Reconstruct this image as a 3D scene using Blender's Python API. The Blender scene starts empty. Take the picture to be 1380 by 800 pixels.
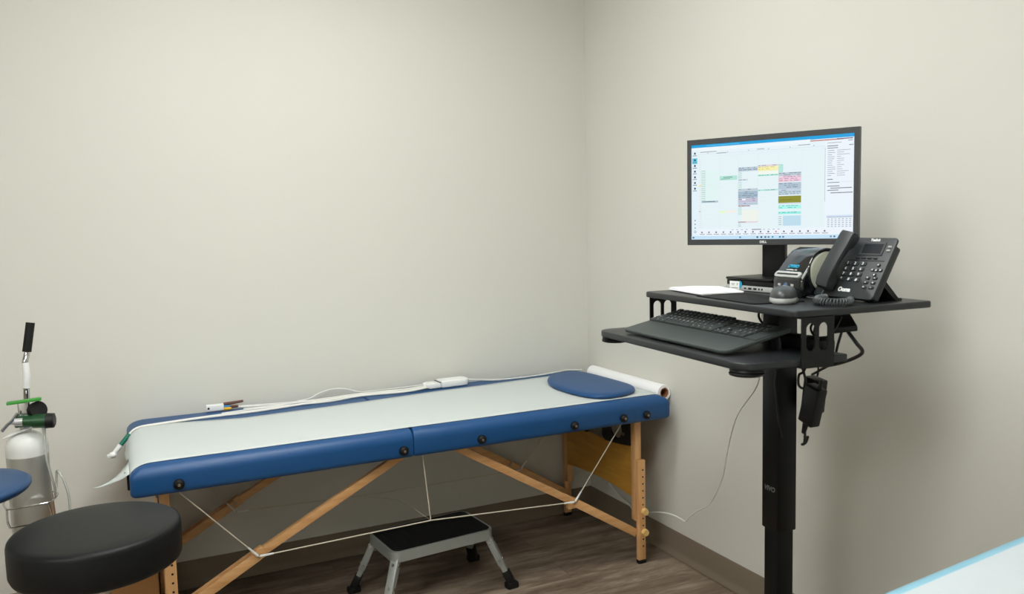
import bpy, bmesh, math, random
from mathutils import Vector as V, Matrix as M, Euler
random.seed(7)
PI = math.pi
SC = bpy.context.scene
COL = SC.collection

# ------------------------------------------------------------------ materials
def lin(c):
    def f(x):
        x /= 255.0
        return x / 12.92 if x <= 0.04045 else ((x + 0.055) / 1.055) ** 2.4
    return (f(c[0]), f(c[1]), f(c[2]), 1.0)

def mat(name, rgb, rough=0.5, metal=0.0, noise=0.0, nscale=40.0, bump=0.0, bscale=200.0, spec=0.5, coat=0.0, trans=0.0, stretch=None, alpha=1.0):
    m = bpy.data.materials.new(name); m.use_nodes = True
    nt = m.node_tree; N = nt.nodes; L = nt.links
    p = N['Principled BSDF']
    c = lin(rgb)
    p.inputs['Base Color'].default_value = c
    p.inputs['Roughness'].default_value = rough
    p.inputs['Metallic'].default_value = metal
    p.inputs['Specular IOR Level'].default_value = spec
    p.inputs['Coat Weight'].default_value = coat
    p.inputs['Transmission Weight'].default_value = trans
    p.inputs['Alpha'].default_value = alpha
    tc = N.new('ShaderNodeTexCoord')
    src = tc.outputs['Object']
    if stretch:
        mp = N.new('ShaderNodeMapping'); mp.inputs['Scale'].default_value = stretch
        L.new(src, mp.inputs['Vector']); src = mp.outputs['Vector']
    if noise:
        n = N.new('ShaderNodeTexNoise'); n.inputs['Scale'].default_value = nscale; n.inputs['Detail'].default_value = 5
        L.new(src, n.inputs['Vector'])
        mx = N.new('ShaderNodeMix'); mx.data_type = 'RGBA'
        mx.inputs[6].default_value = tuple(x * (1 - noise) for x in c[:3]) + (1,)
        mx.inputs[7].default_value = tuple(min(1, x * (1 + noise)) for x in c[:3]) + (1,)
        L.new(n.outputs['Fac'], mx.inputs[0]); L.new(mx.outputs[2], p.inputs['Base Color'])
    if bump:
        n2 = N.new('ShaderNodeTexNoise'); n2.inputs['Scale'].default_value = bscale; n2.inputs['Detail'].default_value = 3
        L.new(tc.outputs['Object'], n2.inputs['Vector'])
        b = N.new('ShaderNodeBump'); b.inputs['Strength'].default_value = bump; b.inputs['Distance'].default_value = 0.002
        L.new(n2.outputs['Fac'], b.inputs['Height']); L.new(b.outputs['Normal'], p.inputs['Normal'])
    return m

def wood(name, a, b, scale, rough=0.45, stretch=(1, 1, 1)):
    m = bpy.data.materials.new(name); m.use_nodes = True
    nt = m.node_tree; N = nt.nodes; L = nt.links; p = N['Principled BSDF']
    p.inputs['Roughness'].default_value = rough
    tc = N.new('ShaderNodeTexCoord'); mp = N.new('ShaderNodeMapping'); mp.inputs['Scale'].default_value = stretch
    L.new(tc.outputs['Object'], mp.inputs['Vector'])
    n = N.new('ShaderNodeTexNoise'); n.inputs['Scale'].default_value = scale; n.inputs['Detail'].default_value = 6; n.inputs['Distortion'].default_value = 0.6
    L.new(mp.outputs['Vector'], n.inputs['Vector'])
    r = N.new('ShaderNodeValToRGB'); r.color_ramp.elements[0].position = 0.3; r.color_ramp.elements[1].position = 0.7
    r.color_ramp.elements[0].color = lin(a); r.color_ramp.elements[1].color = lin(b)
    L.new(n.outputs['Fac'], r.inputs['Fac']); L.new(r.outputs['Color'], p.inputs['Base Color'])
    return m

def floor_mat():
    m = bpy.data.materials.new('vinyl_plank_floor'); m.use_nodes = True
    nt = m.node_tree; N = nt.nodes; L = nt.links; p = N['Principled BSDF']
    p.inputs['Roughness'].default_value = 0.5; p.inputs['Specular IOR Level'].default_value = 0.35
    tc = N.new('ShaderNodeTexCoord')
    br = N.new('ShaderNodeTexBrick'); br.offset = 0.37; br.squash = 1.0
    br.inputs['Scale'].default_value = 1.0; br.inputs['Brick Width'].default_value = 1.22; br.inputs['Row Height'].default_value = 0.152
    br.inputs['Mortar Size'].default_value = 0.0012; br.inputs['Mortar Smooth'].default_value = 0.6; br.inputs['Bias'].default_value = 0.0
    br.inputs['Color1'].default_value = (0, 0, 0, 1); br.inputs['Color2'].default_value = (1, 1, 1, 1); br.inputs['Mortar'].default_value = (0.5, 0.5, 0.5, 1)
    L.new(tc.outputs['Object'], br.inputs['Vector'])
    # streaks along the plank, shifted per plank
    mp = N.new('ShaderNodeMapping'); mp.inputs['Scale'].default_value = (1.9, 10.0, 1.0)
    L.new(tc.outputs['Object'], mp.inputs['Vector'])
    off = N.new('ShaderNodeVectorMath'); off.operation = 'MULTIPLY_ADD'
    off.inputs[1].default_value = (3.7, 9.1, 5.0)
    L.new(br.outputs['Color'], off.inputs[0]); L.new(mp.outputs['Vector'], off.inputs[2])
    n1 = N.new('ShaderNodeTexNoise'); n1.inputs['Scale'].default_value = 1.6; n1.inputs['Detail'].default_value = 12; n1.inputs['Roughness'].default_value = 0.68; n1.inputs['Distortion'].default_value = 0.35
    L.new(off.outputs['Vector'], n1.inputs['Vector'])
    r = N.new('ShaderNodeValToRGB'); cr = r.color_ramp
    cr.elements[0].position = 0.30; cr.elements[0].color = lin((80, 66, 53))
    cr.elements[1].position = 0.72; cr.elements[1].color = lin((182, 169, 151))
    e = cr.elements.new(0.5); e.color = lin((132, 116, 100))
    L.new(n1.outputs['Fac'], r.inputs['Fac'])
    tint = N.new('ShaderNodeMix'); tint.data_type = 'RGBA'; tint.blend_type = 'MULTIPLY'; tint.inputs[0].default_value = 0.35
    rr = N.new('ShaderNodeValToRGB'); rr.color_ramp.elements[0].color = (0.62, 0.6, 0.58, 1); rr.color_ramp.elements[1].color = (1, 1, 1, 1)
    L.new(br.outputs['Color'], rr.inputs['Fac'])
    L.new(r.outputs['Color'], tint.inputs[6]); L.new(rr.outputs['Color'], tint.inputs[7])
    seam = N.new('ShaderNodeMix'); seam.data_type = 'RGBA'; seam.inputs[7].default_value = lin((70, 56, 44))
    sm = N.new('ShaderNodeMath'); sm.operation = 'MULTIPLY'; sm.inputs[1].default_value = 0.6
    L.new(br.outputs['Fac'], sm.inputs[0]); L.new(sm.outputs[0], seam.inputs[0]); L.new(tint.outputs[2], seam.inputs[6])
    L.new(seam.outputs[2], p.inputs['Base Color'])
    b = N.new('ShaderNodeBump'); b.inputs['Strength'].default_value = 0.15; b.inputs['Distance'].default_value = 0.001
    L.new(n1.outputs['Fac'], b.inputs['Height']); L.new(b.outputs['Normal'], p.inputs['Normal'])
    return m

def emit(name, rgb, s):
    m = bpy.data.materials.new(name); m.use_nodes = True
    N = m.node_tree.nodes; N.clear()
    e = N.new('ShaderNodeEmission'); e.inputs[0].default_value = (rgb[0], rgb[1], rgb[2], 1); e.inputs[1].default_value = s
    o = N.new('ShaderNodeOutputMaterial'); m.node_tree.links.new(e.outputs[0], o.inputs[0])
    return m

def screen_mat():
    m = bpy.data.materials.new('lit_display'); m.use_nodes = True
    N = m.node_tree.nodes; L = m.node_tree.links; p = N['Principled BSDF']
    a = N.new('ShaderNodeAttribute'); a.attribute_name = 'pix'
    p.inputs['Base Color'].default_value = (0.01, 0.01, 0.01, 1); p.inputs['Roughness'].default_value = 0.35; p.inputs['Specular IOR Level'].default_value = 0.2
    L.new(a.outputs['Color'], p.inputs['Emission Color']); p.inputs['Emission Strength'].default_value = 1.0
    return m

WALL = mat('painted_wall', (214, 213, 205), 0.75, noise=0.012, nscale=3, bump=0.05, bscale=350, spec=0.3)
CEIL = mat('ceiling_tile', (236, 234, 228), 0.9, noise=0.02, nscale=60)
FLOOR = floor_mat()
BASE = mat('vinyl_baseboard', (122, 110, 94), 0.55, noise=0.03, nscale=12, spec=0.35)
BLUE = mat('blue_vinyl', (13, 72, 125), 0.42, noise=0.05, nscale=6, bump=0.12, bscale=700)
BLUE2 = mat('blue_vinyl_stool', (26, 66, 108), 0.45, noise=0.05, nscale=8, bump=0.12, bscale=700)
PAPER = mat('exam_paper', (198, 205, 204), 0.8, noise=0.012, nscale=5, spec=0.2)
WHITEP = mat('white_paper', (238, 238, 240), 0.8, noise=0.01, nscale=30, spec=0.2)
CARDT = mat('kraft_core', (150, 100, 62), 0.8, noise=0.06, nscale=60)
BEECH = wood('beech_wood', (206, 152, 98), (228, 180, 126), 6, 0.42, (9, 9, 1.2))
BEECHX = wood('beech_wood_long', (204, 150, 96), (228, 180, 126), 6, 0.42, (1.2, 9, 9))
PLY = wood('orange_plywood', (182, 130, 44), (204, 152, 62), 5, 0.4, (1, 1.2, 9))
KNOBW = wood('pale_knob_wood', (224, 184, 112), (236, 200, 134), 30, 0.4)
BLACKV = mat('black_leatherette', (18, 20, 21), 0.42, noise=0.06, nscale=10, bump=0.3, bscale=420, spec=0.25)
BLACKP = mat('black_plastic', (18, 19, 20), 0.42, noise=0.05, nscale=40, spec=0.35)
BLACKR = mat('black_rubber', (16, 16, 16), 0.6, noise=0.08, nscale=60, bump=0.1, spec=0.3)
BLACKM = mat('black_powder_coat', (13, 14, 14), 0.42, noise=0.05, nscale=60, bump=0.08, bscale=900, spec=0.28)
DESKT = mat('charcoal_desk_laminate', (36, 39, 41), 0.36, noise=0.10, nscale=90, bump=0.06, bscale=500, spec=0.4)
GREYP = mat('charcoal_phone_plastic', (38, 44, 46), 0.45, noise=0.04, nscale=50)
KEYB = mat('keyboard_plastic', (58, 65, 64), 0.5, noise=0.05, nscale=60)
KEYC = mat('keycap_plastic', (52, 58, 58), 0.5, noise=0.05, nscale=60)
GLOSS = mat('gloss_black', (16, 18, 20), 0.08, noise=0.03, nscale=20, coat=0.6)
DKGREY = mat('dark_grey_plastic', (62, 66, 68), 0.35, noise=0.04, nscale=40)
BEZEL = mat('bezel_plastic', (56, 58, 60), 0.45, noise=0.04, nscale=60)
LTGREY = mat('light_grey_plastic', (176, 178, 176), 0.35, noise=0.03, nscale=60)
SILVER = mat('silver_plastic', (190, 192, 192), 0.3, metal=0.5, noise=0.03, nscale=60)
WHITEPL = mat('white_plastic', (236, 238, 236), 0.4, noise=0.015, nscale=60)
LEGEND = mat('white_print', (226, 230, 230), 0.6, noise=0.01)
CHROME = mat('chrome', (200, 200, 200), 0.12, metal=1.0, noise=0.03, nscale=20)
ALU = mat('brushed_aluminium', (190, 192, 188), 0.30, metal=0.68, noise=0.05, nscale=20, stretch=(12, 12, 1))
SILVERP = mat('silver_paint', (156, 161, 157), 0.4, metal=0.35, noise=0.04, nscale=40)
CYLW = mat('white_cylinder_paint', (222, 224, 222), 0.38, noise=0.05, nscale=18)
GREEN = mat('green_anodised', (34, 76, 44), 0.35, metal=0.3, noise=0.05, nscale=40)
GREENB = mat('bright_green_plastic', (60, 150, 56), 0.45, noise=0.05, nscale=40)
TEAL = mat('green_band', (16, 112, 92), 0.5, noise=0.04, nscale=60)
BROWN = mat('brown_plug', (92, 54, 42), 0.5, noise=0.05, nscale=60)
YELL = mat('yellow_plug', (226, 176, 30), 0.5, noise=0.03, nscale=60)
CYAN = mat('blue_plug', (40, 120, 176), 0.5, noise=0.03, nscale=60)
CYANL = mat('cyan_print', (30, 160, 200), 0.5, noise=0.02)
CORD = mat('cream_cord', (206, 198, 180), 0.7, noise=0.05, nscale=300)
CABLE = mat('white_cable', (226, 226, 220), 0.5, noise=0.02, nscale=60)
BCABLE = mat('black_cable', (16, 16, 17), 0.45, noise=0.05, nscale=60)
CLEAR = mat('clear_tubing', (222, 226, 222), 0.15, noise=0.02, trans=0.6, spec=0.5)
KRAFT = mat('cardboard', (176, 126, 78), 0.85, noise=0.06, nscale=14, stretch=(1, 1, 6))
REDP = mat('red_print', (128, 40, 44), 0.8, noise=0.08, nscale=60)
PALE = mat('smoky_translucent_plastic', (196, 200, 180), 0.3, noise=0.04, nscale=20)
LCD = mat('lcd_glass', (40, 44, 48), 0.15, noise=0.04, nscale=30)
PADW = mat('underpad_white', (198, 207, 212), 0.7, noise=0.02, nscale=14, bump=0.2, bscale=40)
PADB = mat('underpad_blue', (140, 192, 212), 0.6, noise=0.03, nscale=30)
STEELB = mat('brass_bolt', (170, 160, 140), 0.3, metal=0.9, noise=0.05, nscale=60)
SCREEN = screen_mat()
LAMP = emit('lamp_diffuser', (0.985, 1.0, 0.98), 13.8)
LAMP2 = emit('square_lamp_diffuser', (0.985, 1.0, 0.98), 28.0)

# ------------------------------------------------------------------ mesh builder
class B:
    def __init__(self):
        self.bm = bmesh.new(); self.mi = 0; self.T = M.Identity(4)
    def _fin(self, verts, faces):
        for f in faces: f.material_index = self.mi
        bmesh.ops.transform(self.bm, matrix=self.T, verts=list(verts))
    def _grab(self, fn):
        v0 = set(self.bm.verts); f0 = set(self.bm.faces)
        fn()
        vs = [v for v in self.bm.verts if v not in v0]; fs = [f for f in self.bm.faces if f not in f0]
        self._fin(vs, fs)
        return vs, fs
    def box(self, c, s, rot=None, bev=0.0, seg=2):
        def fn():
            r = bmesh.ops.create_cube(self.bm, size=1.0)
            mt = M.Translation(V(c)) @ (rot.to_matrix().to_4x4() if rot else M.Identity(4)) @ M.Diagonal((s[0], s[1], s[2], 1))
            bmesh.ops.transform(self.bm, matrix=mt, verts=r['verts'])
            if bev:
                es = set()
                for v in r['verts']: es.update(v.link_edges)
                bmesh.ops.bevel(self.bm, geom=list(es), offset=bev, segments=seg, profile=0.5, affect='EDGES', clamp_overlap=True)
        self._grab(fn); return self
    def cone(self, a, b, r1, r2=None, seg=20, caps=True):
        a = V(a); b = V(b); r2 = r1 if r2 is None else r2
        d = b - a; q = d.to_track_quat('Z', 'Y')
        def fn():
            r = bmesh.ops.create_cone(self.bm, cap_ends=caps, segments=seg, radius1=r1, radius2=r2, depth=d.length)
            bmesh.ops.transform(self.bm, matrix=M.Translation((a + b) / 2) @ q.to_matrix().to_4x4(), verts=r['verts'])
        self._grab(fn); return self
    def ball(self, c, r, sc=(1, 1, 1), seg=20):
        def fn():
            q = bmesh.ops.create_uvsphere(self.bm, u_segments=seg, v_segments=seg // 2, radius=r)
            bmesh.ops.transform(self.bm, matrix=M.Translation(V(c)) @ M.Diagonal((sc[0], sc[1], sc[2], 1)), verts=q['verts'])
        self._grab(fn); return self
    def lathe(self, prof, c=(0, 0, 0), seg=48):
        def fn():
            rings = []
            for r, z in prof:
                if r < 1e-6: rings.append([self.bm.verts.new((c[0], c[1], c[2] + z))])
                else: rings.append([self.bm.verts.new((c[0] + r * math.cos(2 * PI * i / seg), c[1] + r * math.sin(2 * PI * i / seg), c[2] + z)) for i in range(seg)])
            for A, Bq in zip(rings, rings[1:]):
                for i in range(seg):
                    j = (i + 1) % seg
                    if len(A) == 1 and len(Bq) == 1: continue
                    if len(A) == 1: self.bm.faces.new((A[0], Bq[j], Bq[i]))
                    elif len(Bq) == 1: self.bm.faces.new((A[i], A[j], Bq[0]))
                    else: self.bm.faces.new((A[i], A[j], Bq[j], Bq[i]))
        self._grab(fn); return self
    def tube(self, pts, r, seg=10, smooth=6, closed=False):
        P = [V(p) for p in pts]
        if smooth > 1: P = catmull(P, smooth, closed)
        def fn():
            n = len(P); rings = []; up = None
            for i, p in enumerate(P):
                if closed: d = P[(i + 1) % n] - P[i - 1]
                else: d = P[min(i + 1, n - 1)] - P[max(i - 1, 0)]
                if d.length < 1e-9: d = V((0, 0, 1))
                d.normalize()
                if up is None:
                    up = V((0, 0, 1)) if abs(d.z) < 0.9 else V((1, 0, 0))
                x = up - d * up.dot(d)
                if x.length < 1e-6: x = d.orthogonal()
                x.normalize(); up = x; y = d.cross(x)
                rr = r if not callable(r) else r(i / max(1, n - 1))
                rings.append([self.bm.verts.new(p + (x * math.cos(2 * PI * k / seg) + y * math.sin(2 * PI * k / seg)) * rr) for k in range(seg)])
            pairs = list(zip(rings, rings[1:])) + ([(rings[-1], rings[0])] if closed else [])
            for A, Bq in pairs:
                for k in range(seg):
                    j = (k + 1) % seg
                    self.bm.faces.new((A[k], A[j], Bq[j], Bq[k]))
            if not closed:
                self.bm.faces.new(list(reversed(rings[0]))); self.bm.faces.new(rings[-1])
        self._grab(fn); return self
    def prism(self, poly, h0, h1, axis='z', bev=0.0, seg=2):
        """poly in (a,b); extruded along axis. z:(x,y)  y:(x,z)  x:(y,z)"""
        def pt(a, b, h):
            return (a, b, h) if axis == 'z' else ((a, h, b) if axis == 'y' else (h, a, b))
        def fn():
            A = [self.bm.verts.new(pt(a, b, h0)) for a, b in poly]
            C = [self.bm.verts.new(pt(a, b, h1)) for a, b in poly]
            n = len(poly)
            f1 = self.bm.faces.new(A); f2 = self.bm.faces.new(C); fs = [f1, f2]
            for i in range(n):
                fs.append(self.bm.faces.new((A[i], A[(i + 1) % n], C[(i + 1) % n], C[i])))
            bmesh.ops.recalc_face_normals(self.bm, faces=fs)
            if bev:
                es = list(set(list(f1.edges) + list(f2.edges)))
                bmesh.ops.bevel(self.bm, geom=es, offset=bev, segments=seg, profile=0.5, affect='EDGES', clamp_overlap=True)
        self._grab(fn); return self
    def quad(self, pts):
        def fn(): self.bm.faces.new([self.bm.verts.new(p) for p in pts])
        self._grab(fn); return self
    def text(self, s, size, mt, depth=0.0004, italic=0.0, bold=0.0):
        cu = bpy.data.curves.new('lettering', 'FONT'); cu.body = s; cu.size = size; cu.align_x = 'CENTER'; cu.align_y = 'CENTER'
        cu.extrude = depth; cu.shear = italic; cu.offset = bold; cu.resolution_u = 3
        ob = bpy.data.objects.new('lettering', cu); COL.objects.link(ob)
        dg = bpy.context.evaluated_depsgraph_get()
        me = bpy.data.meshes.new_from_object(ob.evaluated_get(dg))
        def fn():
            v0 = set(self.bm.verts); self.bm.from_mesh(me)
            vs = [v for v in self.bm.verts if v not in v0]
            bmesh.ops.transform(self.bm, matrix=mt, verts=vs)
        self._grab(fn)
        bpy.data.objects.remove(ob); bpy.data.curves.remove(cu); bpy.data.meshes.remove(me)
        return self

def catmull(P, k, closed=False):
    out = []; n = len(P)
    if n < 3 and not closed:
        return P
    rng = range(n) if closed else range(n - 1)
    for i in rng:
        if closed: p0, p1, p2, p3 = P[i - 1], P[i], P[(i + 1) % n], P[(i + 2) % n]
        else: p0, p1, p2, p3 = P[max(i - 1, 0)], P[i], P[i + 1], P[min(i + 2, n - 1)]
        for j in range(k):
            t = j / k
            out.append(0.5 * ((2 * p1) + (p2 - p0) * t + (2 * p0 - 5 * p1 + 4 * p2 - p3) * t * t + (3 * p1 - p0 - 3 * p2 + p3) * t ** 3))
    if not closed: out.append(P[-1].copy())
    return out

def rrect(x0, y0, x1, y1, r, seg=5):
    if not isinstance(r, (tuple, list)): r = (r,) * 4
    out = []
    for (cx, cy, a0, rr) in ((x1 - r[0], y1 - r[0], 0, r[0]), (x0 + r[1], y1 - r[1], 90, r[1]), (x0 + r[2], y0 + r[2], 180, r[2]), (x1 - r[3], y0 + r[3], 270, r[3])):
        for i in range(seg + 1):
            a = math.radians(a0 + 90 * i / seg)
            out.append((cx + rr * math.cos(a), cy + rr * math.sin(a)))
    return out

def obj(name, b, mats, parent=None, loc=None, rotz=0.0, smooth=True, angle=35, label=None):
    me = bpy.data.meshes.new(name)
    bmesh.ops.recalc_face_normals(b.bm, faces=b.bm.faces[:])
    b.bm.to_mesh(me); b.bm.free()
    if smooth:
        me.shade_smooth(); me.set_sharp_from_angle(angle=math.radians(angle))
    for m in (mats if isinstance(mats, (list, tuple)) else [mats]): me.materials.append(m)
    o = bpy.data.objects.new(name, me); COL.objects.link(o)
    if parent: o.parent = parent
    if loc is not None: o.location = loc
    if rotz: o.rotation_euler = (0, 0, rotz)
    if label: o['label'] = label
    return o

def thing(name, label, cat, loc=(0, 0, 0), rotz=0.0, group=None):
    o = bpy.data.objects.new(name, None); COL.objects.link(o); o.empty_display_size = 0.1
    o.location = loc; o.rotation_euler = (0, 0, rotz)
    o['label'] = label; o['category'] = cat
    if group: o['group'] = group
    return o
def tag(o, label, cat, group=None):
    o['label'] = label; o['category'] = cat
    if group: o['group'] = group
    return o
def struct(name, b, m, **k):
    o = obj(name, b, m, **k); o['kind'] = 'structure'; return o

# ------------------------------------------------------------------ room
XL, YF, H = -4.70, -4.5, 2.62
struct('floor', B().box((XL / 2, YF / 2, -0.03), (-XL + 0.2, -YF + 0.2, 0.06)), FLOOR, smooth=False)
struct('ceiling', B().box((XL / 2, YF / 2, H + 0.04), (-XL + 0.2, -YF + 0.2, 0.08)), CEIL, smooth=False)
struct('wall_back', B().box((XL / 2, 0.05, H / 2), (-XL + 0.2, 0.10, H)), WALL, smooth=False)
struct('wall_right', B().box((0.05, YF / 2, H / 2), (0.10, -YF, H)), WALL, smooth=False)
struct('wall_left', B().box((XL - 0.05, YF / 2, H / 2), (0.10, -YF, H)), WALL, smooth=False)
struct('wall_front', B().box((XL / 2, YF - 0.05, H / 2), (-XL + 0.2, 0.10, H)), WALL, smooth=False)
HB = 0.1025
cove = [(0, 0.0025), (0.017, 0.0025), (0.0165, 0.005), (0.0115, 0.013), (0.0065, 0.022), (0.0045, 0.032), (0.0045, HB - 0.003), (0.003, HB), (0, HB)]
def base_run(name, pts_fn):
    b = B()
    b.prism(*pts_fn); struct(name, b, BASE)
base_run('baseboard_back', ([(-a, z) for a, z in cove], XL, -0.0, 'x'))
base_run('baseboard_right', ([(-a, z) for a, z in cove], YF, -0.0, 'y'))
base_run('baseboard_left', ([(XL + a, z) for a, z in cove], YF, -0.0, 'y'))
base_run('baseboard_front', ([(YF + a, z) for a, z in cove], XL, -0.0, 'x'))

# ------------------------------------------------------------------ ceiling lights (above the frame)
def ceiling_light(x, y, label, square=False):
    t = thing('ceiling_light', label, 'ceiling light', (x, y, H - 0.03), 0, 'recessed ceiling panels')
    hx = 0.30 if square else 0.61
    f = B()
    f.box((0, 0, 0.020), (2 * hx, 0.62, 0.016))
    for sx in (-1, 1): f.box((sx * (hx - 0.015), 0, 0.008), (0.03, 0.62, 0.02))
    for sy in (-1, 1): f.box((0, sy * 0.295, 0.008), (2 * hx - 0.06, 0.03, 0.02))
    obj('frame', f, WHITEPL, t, smooth=False)
    obj('diffuser', B().box((0, 0, 0.008), (2 * hx - 0.06, 0.56, 0.006)), LAMP2 if square else LAMP, t, smooth=False)
ceiling_light(-1.75, -2.35, 'white ceiling light panel nearer the camera above the black stool')
ceiling_light(-1.35, -1.15, 'white ceiling light panel nearer the corner above the massage table')
ceiling_light(-3.65, -2.95, 'square white ceiling light panel left of the black stool', True)
ceiling_light(-4.05, -3.62, 'added square white ceiling light panel in the far left corner behind the camera', True)  # added panel, doubles the light from the left to deepen the monitor's shadow

# ------------------------------------------------------------------ massage table
ZT_, ZB_ = 0.6577, 0.567
TX0, TXM, TX1 = -1.910, -1.0745, -0.052
TY0, TY1 = -0.682, -0.006
table = thing('massage_table', 'blue padded folding massage table on pale wooden legs along the back wall', 'massage table', (-0.963, -0.344, 0))
def L_(p): return (p[0] + 0.963, p[1] + 0.344, p[2])
EX = 0.060                                       # padding rounds over further at the two ends
def section(x0, x1, outer):
    b = B(); rings = []
    lev = [(0.012, ZB_), (0.005, ZB_ + 0.003), (0.001, ZB_ + 0.009), (0.0, ZB_ + 0.016), (0.0, ZT_ - 0.038)]
    for k in range(1, 11):
        a = PI / 2 * k / 10
        lev.append((1 - math.cos(a), ZT_ - 0.038 + 0.038 * math.sin(a)))
    for i, (t, z) in enumerate(lev):
        top = i >= 5
        iy = t * 0.036 if top else t; ie = t * EX if top else t; ifo = t * 0.007 if top else t * 0.4
        xa = x0 + (ie if outer < 0 else ifo); xb = x1 - (ie if outer > 0 else ifo)
        ro, ri = 0.014, 0.004
        rr = (ri, ro, ro, ri) if outer < 0 else (ro, ri, ri, ro)
        rings.append([b.bm.verts.new(L_((px, py, z))) for px, py in rrect(xa, TY0 + iy, xb, TY1 - iy, rr, 4)])
    for A, C in zip(rings, rings[1:]):
        for i in range(len(A)): b.bm.faces.new((A[i], A[(i + 1) % len(A)], C[(i + 1) % len(A)], C[i]))
    b.bm.faces.new(rings[0][::-1]); b.bm.faces.new(rings[-1])
    return obj('padded_section', b, BLUE, table, angle=50)
sl = section(TX0, TXM - 0.0005, -1); sr = section(TXM + 0.0005, TX1, 1)
for x in (-1.783, -1.110, -0.836, -0.475, -0.266, -0.165):
    for (yy, s) in ((TY0, -1), (TY1, 1)):
        if s > 0: continue
        b = B()
        p0 = L_((x, yy + 0.004, 0.594)); p1 = L_((x, yy - 0.006, 0.594)); p2 = L_((x, yy - 0.013, 0.594))
        b.cone(p0, p1, 0.0155, 0.0155, 20).cone(p1, p2, 0.0135, 0.008, 20)
        k = obj('knob', b, BLACKR, table)
        obj('bolt', B().cone(p2, L_((x, yy - 0.0165, 0.594)), 0.0048, 0.0035, 10), STEELB, k)
# legs
YF_, YB_ = -0.600, -0.060
LXR, LXL = -0.158, -1.821
def leg(x, y, sy, sx):
    """sy: outward side in y (-1 front). """
    b = B().box(L_((x, y, 0.365)), (0.028, 0.030, 0.40), bev=0.003)
    lg = obj('leg', b, BEECH, table)
    e = B().box(L_((x + 0.004, y + sy * 0.024, 0.21)), (0.033, 0.018, 0.392), bev=0.003)
    e.mi = 1
    for k in range(12):
        if k in (6, 9): continue
        z = 0.368 - k * 0.0272
        e.cone(L_((x + 0.008, y + sy * 0.0328, z)), L_((x + 0.008, y + sy * 0.0334, z)), 0.0034, seg=12)
    obj('leg_extension', e, [BEECH, BLACKR], lg)
    obj('rubber_foot', B().box(L_((x + 0.004, y + sy * 0.024, 0.007)), (0.034, 0.02, 0.014), bev=0.003), BLACKR, lg)
    for z in (0.368 - 6 * 0.0272, 0.368 - 9 * 0.0272):
        w = B().cone(L_((x + 0.013, y + sy * 0.033, z)), L_((x + 0.013, y + sy * 0.047, z)), 0.0145, 0.0125, 8)
        obj('thumb_knob', w, KNOBW, lg, smooth=False, label='pale round wooden knob')
for x, sx in ((LXR, 1), (LXL, -1)):
    leg(x, YF_, -1, sx); leg(x + (0.010 if sx > 0 else 0.0), YB_, 1, sx)
# end panels
for x in (LXR, LXL):
    n = 14; y0, y1 = YF_ + 0.015, YB_ - 0.015
    up = []
    for i in range(n + 1):
        t = i / n; y = y0 + (y1 - y0) * t
        up.append((L_((0, y, 0))[1], 0.434 + 0.023 * (abs(2 * t - 1) ** 2)))
    dn = []
    for i in range(n + 1):
        t = i / n; y = y0 + (y1 - y0) * t
        dn.append((L_((0, y, 0))[1], 0.248 + 0.016 * (1 - (2 * t - 1) ** 2)))
    b = B().prism(up + dn[::-1], L_((x - 0.005, 0, 0))[0], L_((x + 0.005, 0, 0))[0], 'x')
    obj('end_panel', b, PLY, table, smooth=False)
    # black corner bracket with a round cut-out
    sx = 1 if x > -1 else -1
    for (yy, s) in ((y0, 1), (y1, -1)):
        b = B()
        pl = []
        w, hh = 0.155, 0.085
        out = [(yy, 0.566), (yy, 0.453), (yy + s * 0.05, 0.446), (yy + s * 0.11, 0.440), (yy + s * 0.205, 0.433), (yy + s * 0.205, 0.566)]
        ring = []
        cy_, cz_ = yy + s * 0.102, 0.498
        # plate built as strips round the cut-out
        N_ = 28
        def ray_out(a):
            d = V((math.cos(a), math.sin(a)))
            best = None
            for i in range(len(out)):
                p = V(out[i]) - V((cy_, cz_)); q = V(out[(i + 1) % len(out)]) - V((cy_, cz_)); e = q - p
                den = d.x * e.y - d.y * e.x
                if abs(den) < 1e-9: continue
                t = (p.x * e.y - p.y * e.x) / den; u = (p.x * d.y - p.y * d.x) / den
                if t > 0 and -1e-6 <= u <= 1 + 1e-6 and (best is None or t < best): best = t
            return (cy_ + d.x * best, cz_ + d.y * best)
        xa, xb = L_((x - 0.014, 0, 0))[0], L_((x - 0.0055, 0, 0))[0]
        for i in range(N_):
            a0, a1 = 2 * PI * i / N_, 2 * PI * (i + 1) / N_
            i0 = (cy_ + 0.042 * math.cos(a0), cz_ + 0.036 * math.sin(a0)); i1 = (cy_ + 0.042 * math.cos(a1), cz_ + 0.036 * math.sin(a1))
            o0, o1 = ray_out(a0), ray_out(a1)
            b.prism([(q[0] + 0.344, q[1]) for q in (i0, o0, o1, i1)], xa, xb, 'x')
        br = obj('corner_bracket', b, BLACKP, table, smooth=False)
        obj('bolt', B().cone(L_((x - 0.0145, yy + s * 0.046, 0.490)), L_((x - 0.018, yy + s * 0.046, 0.490)), 0.006, seg=12), STEELB, br)
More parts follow.
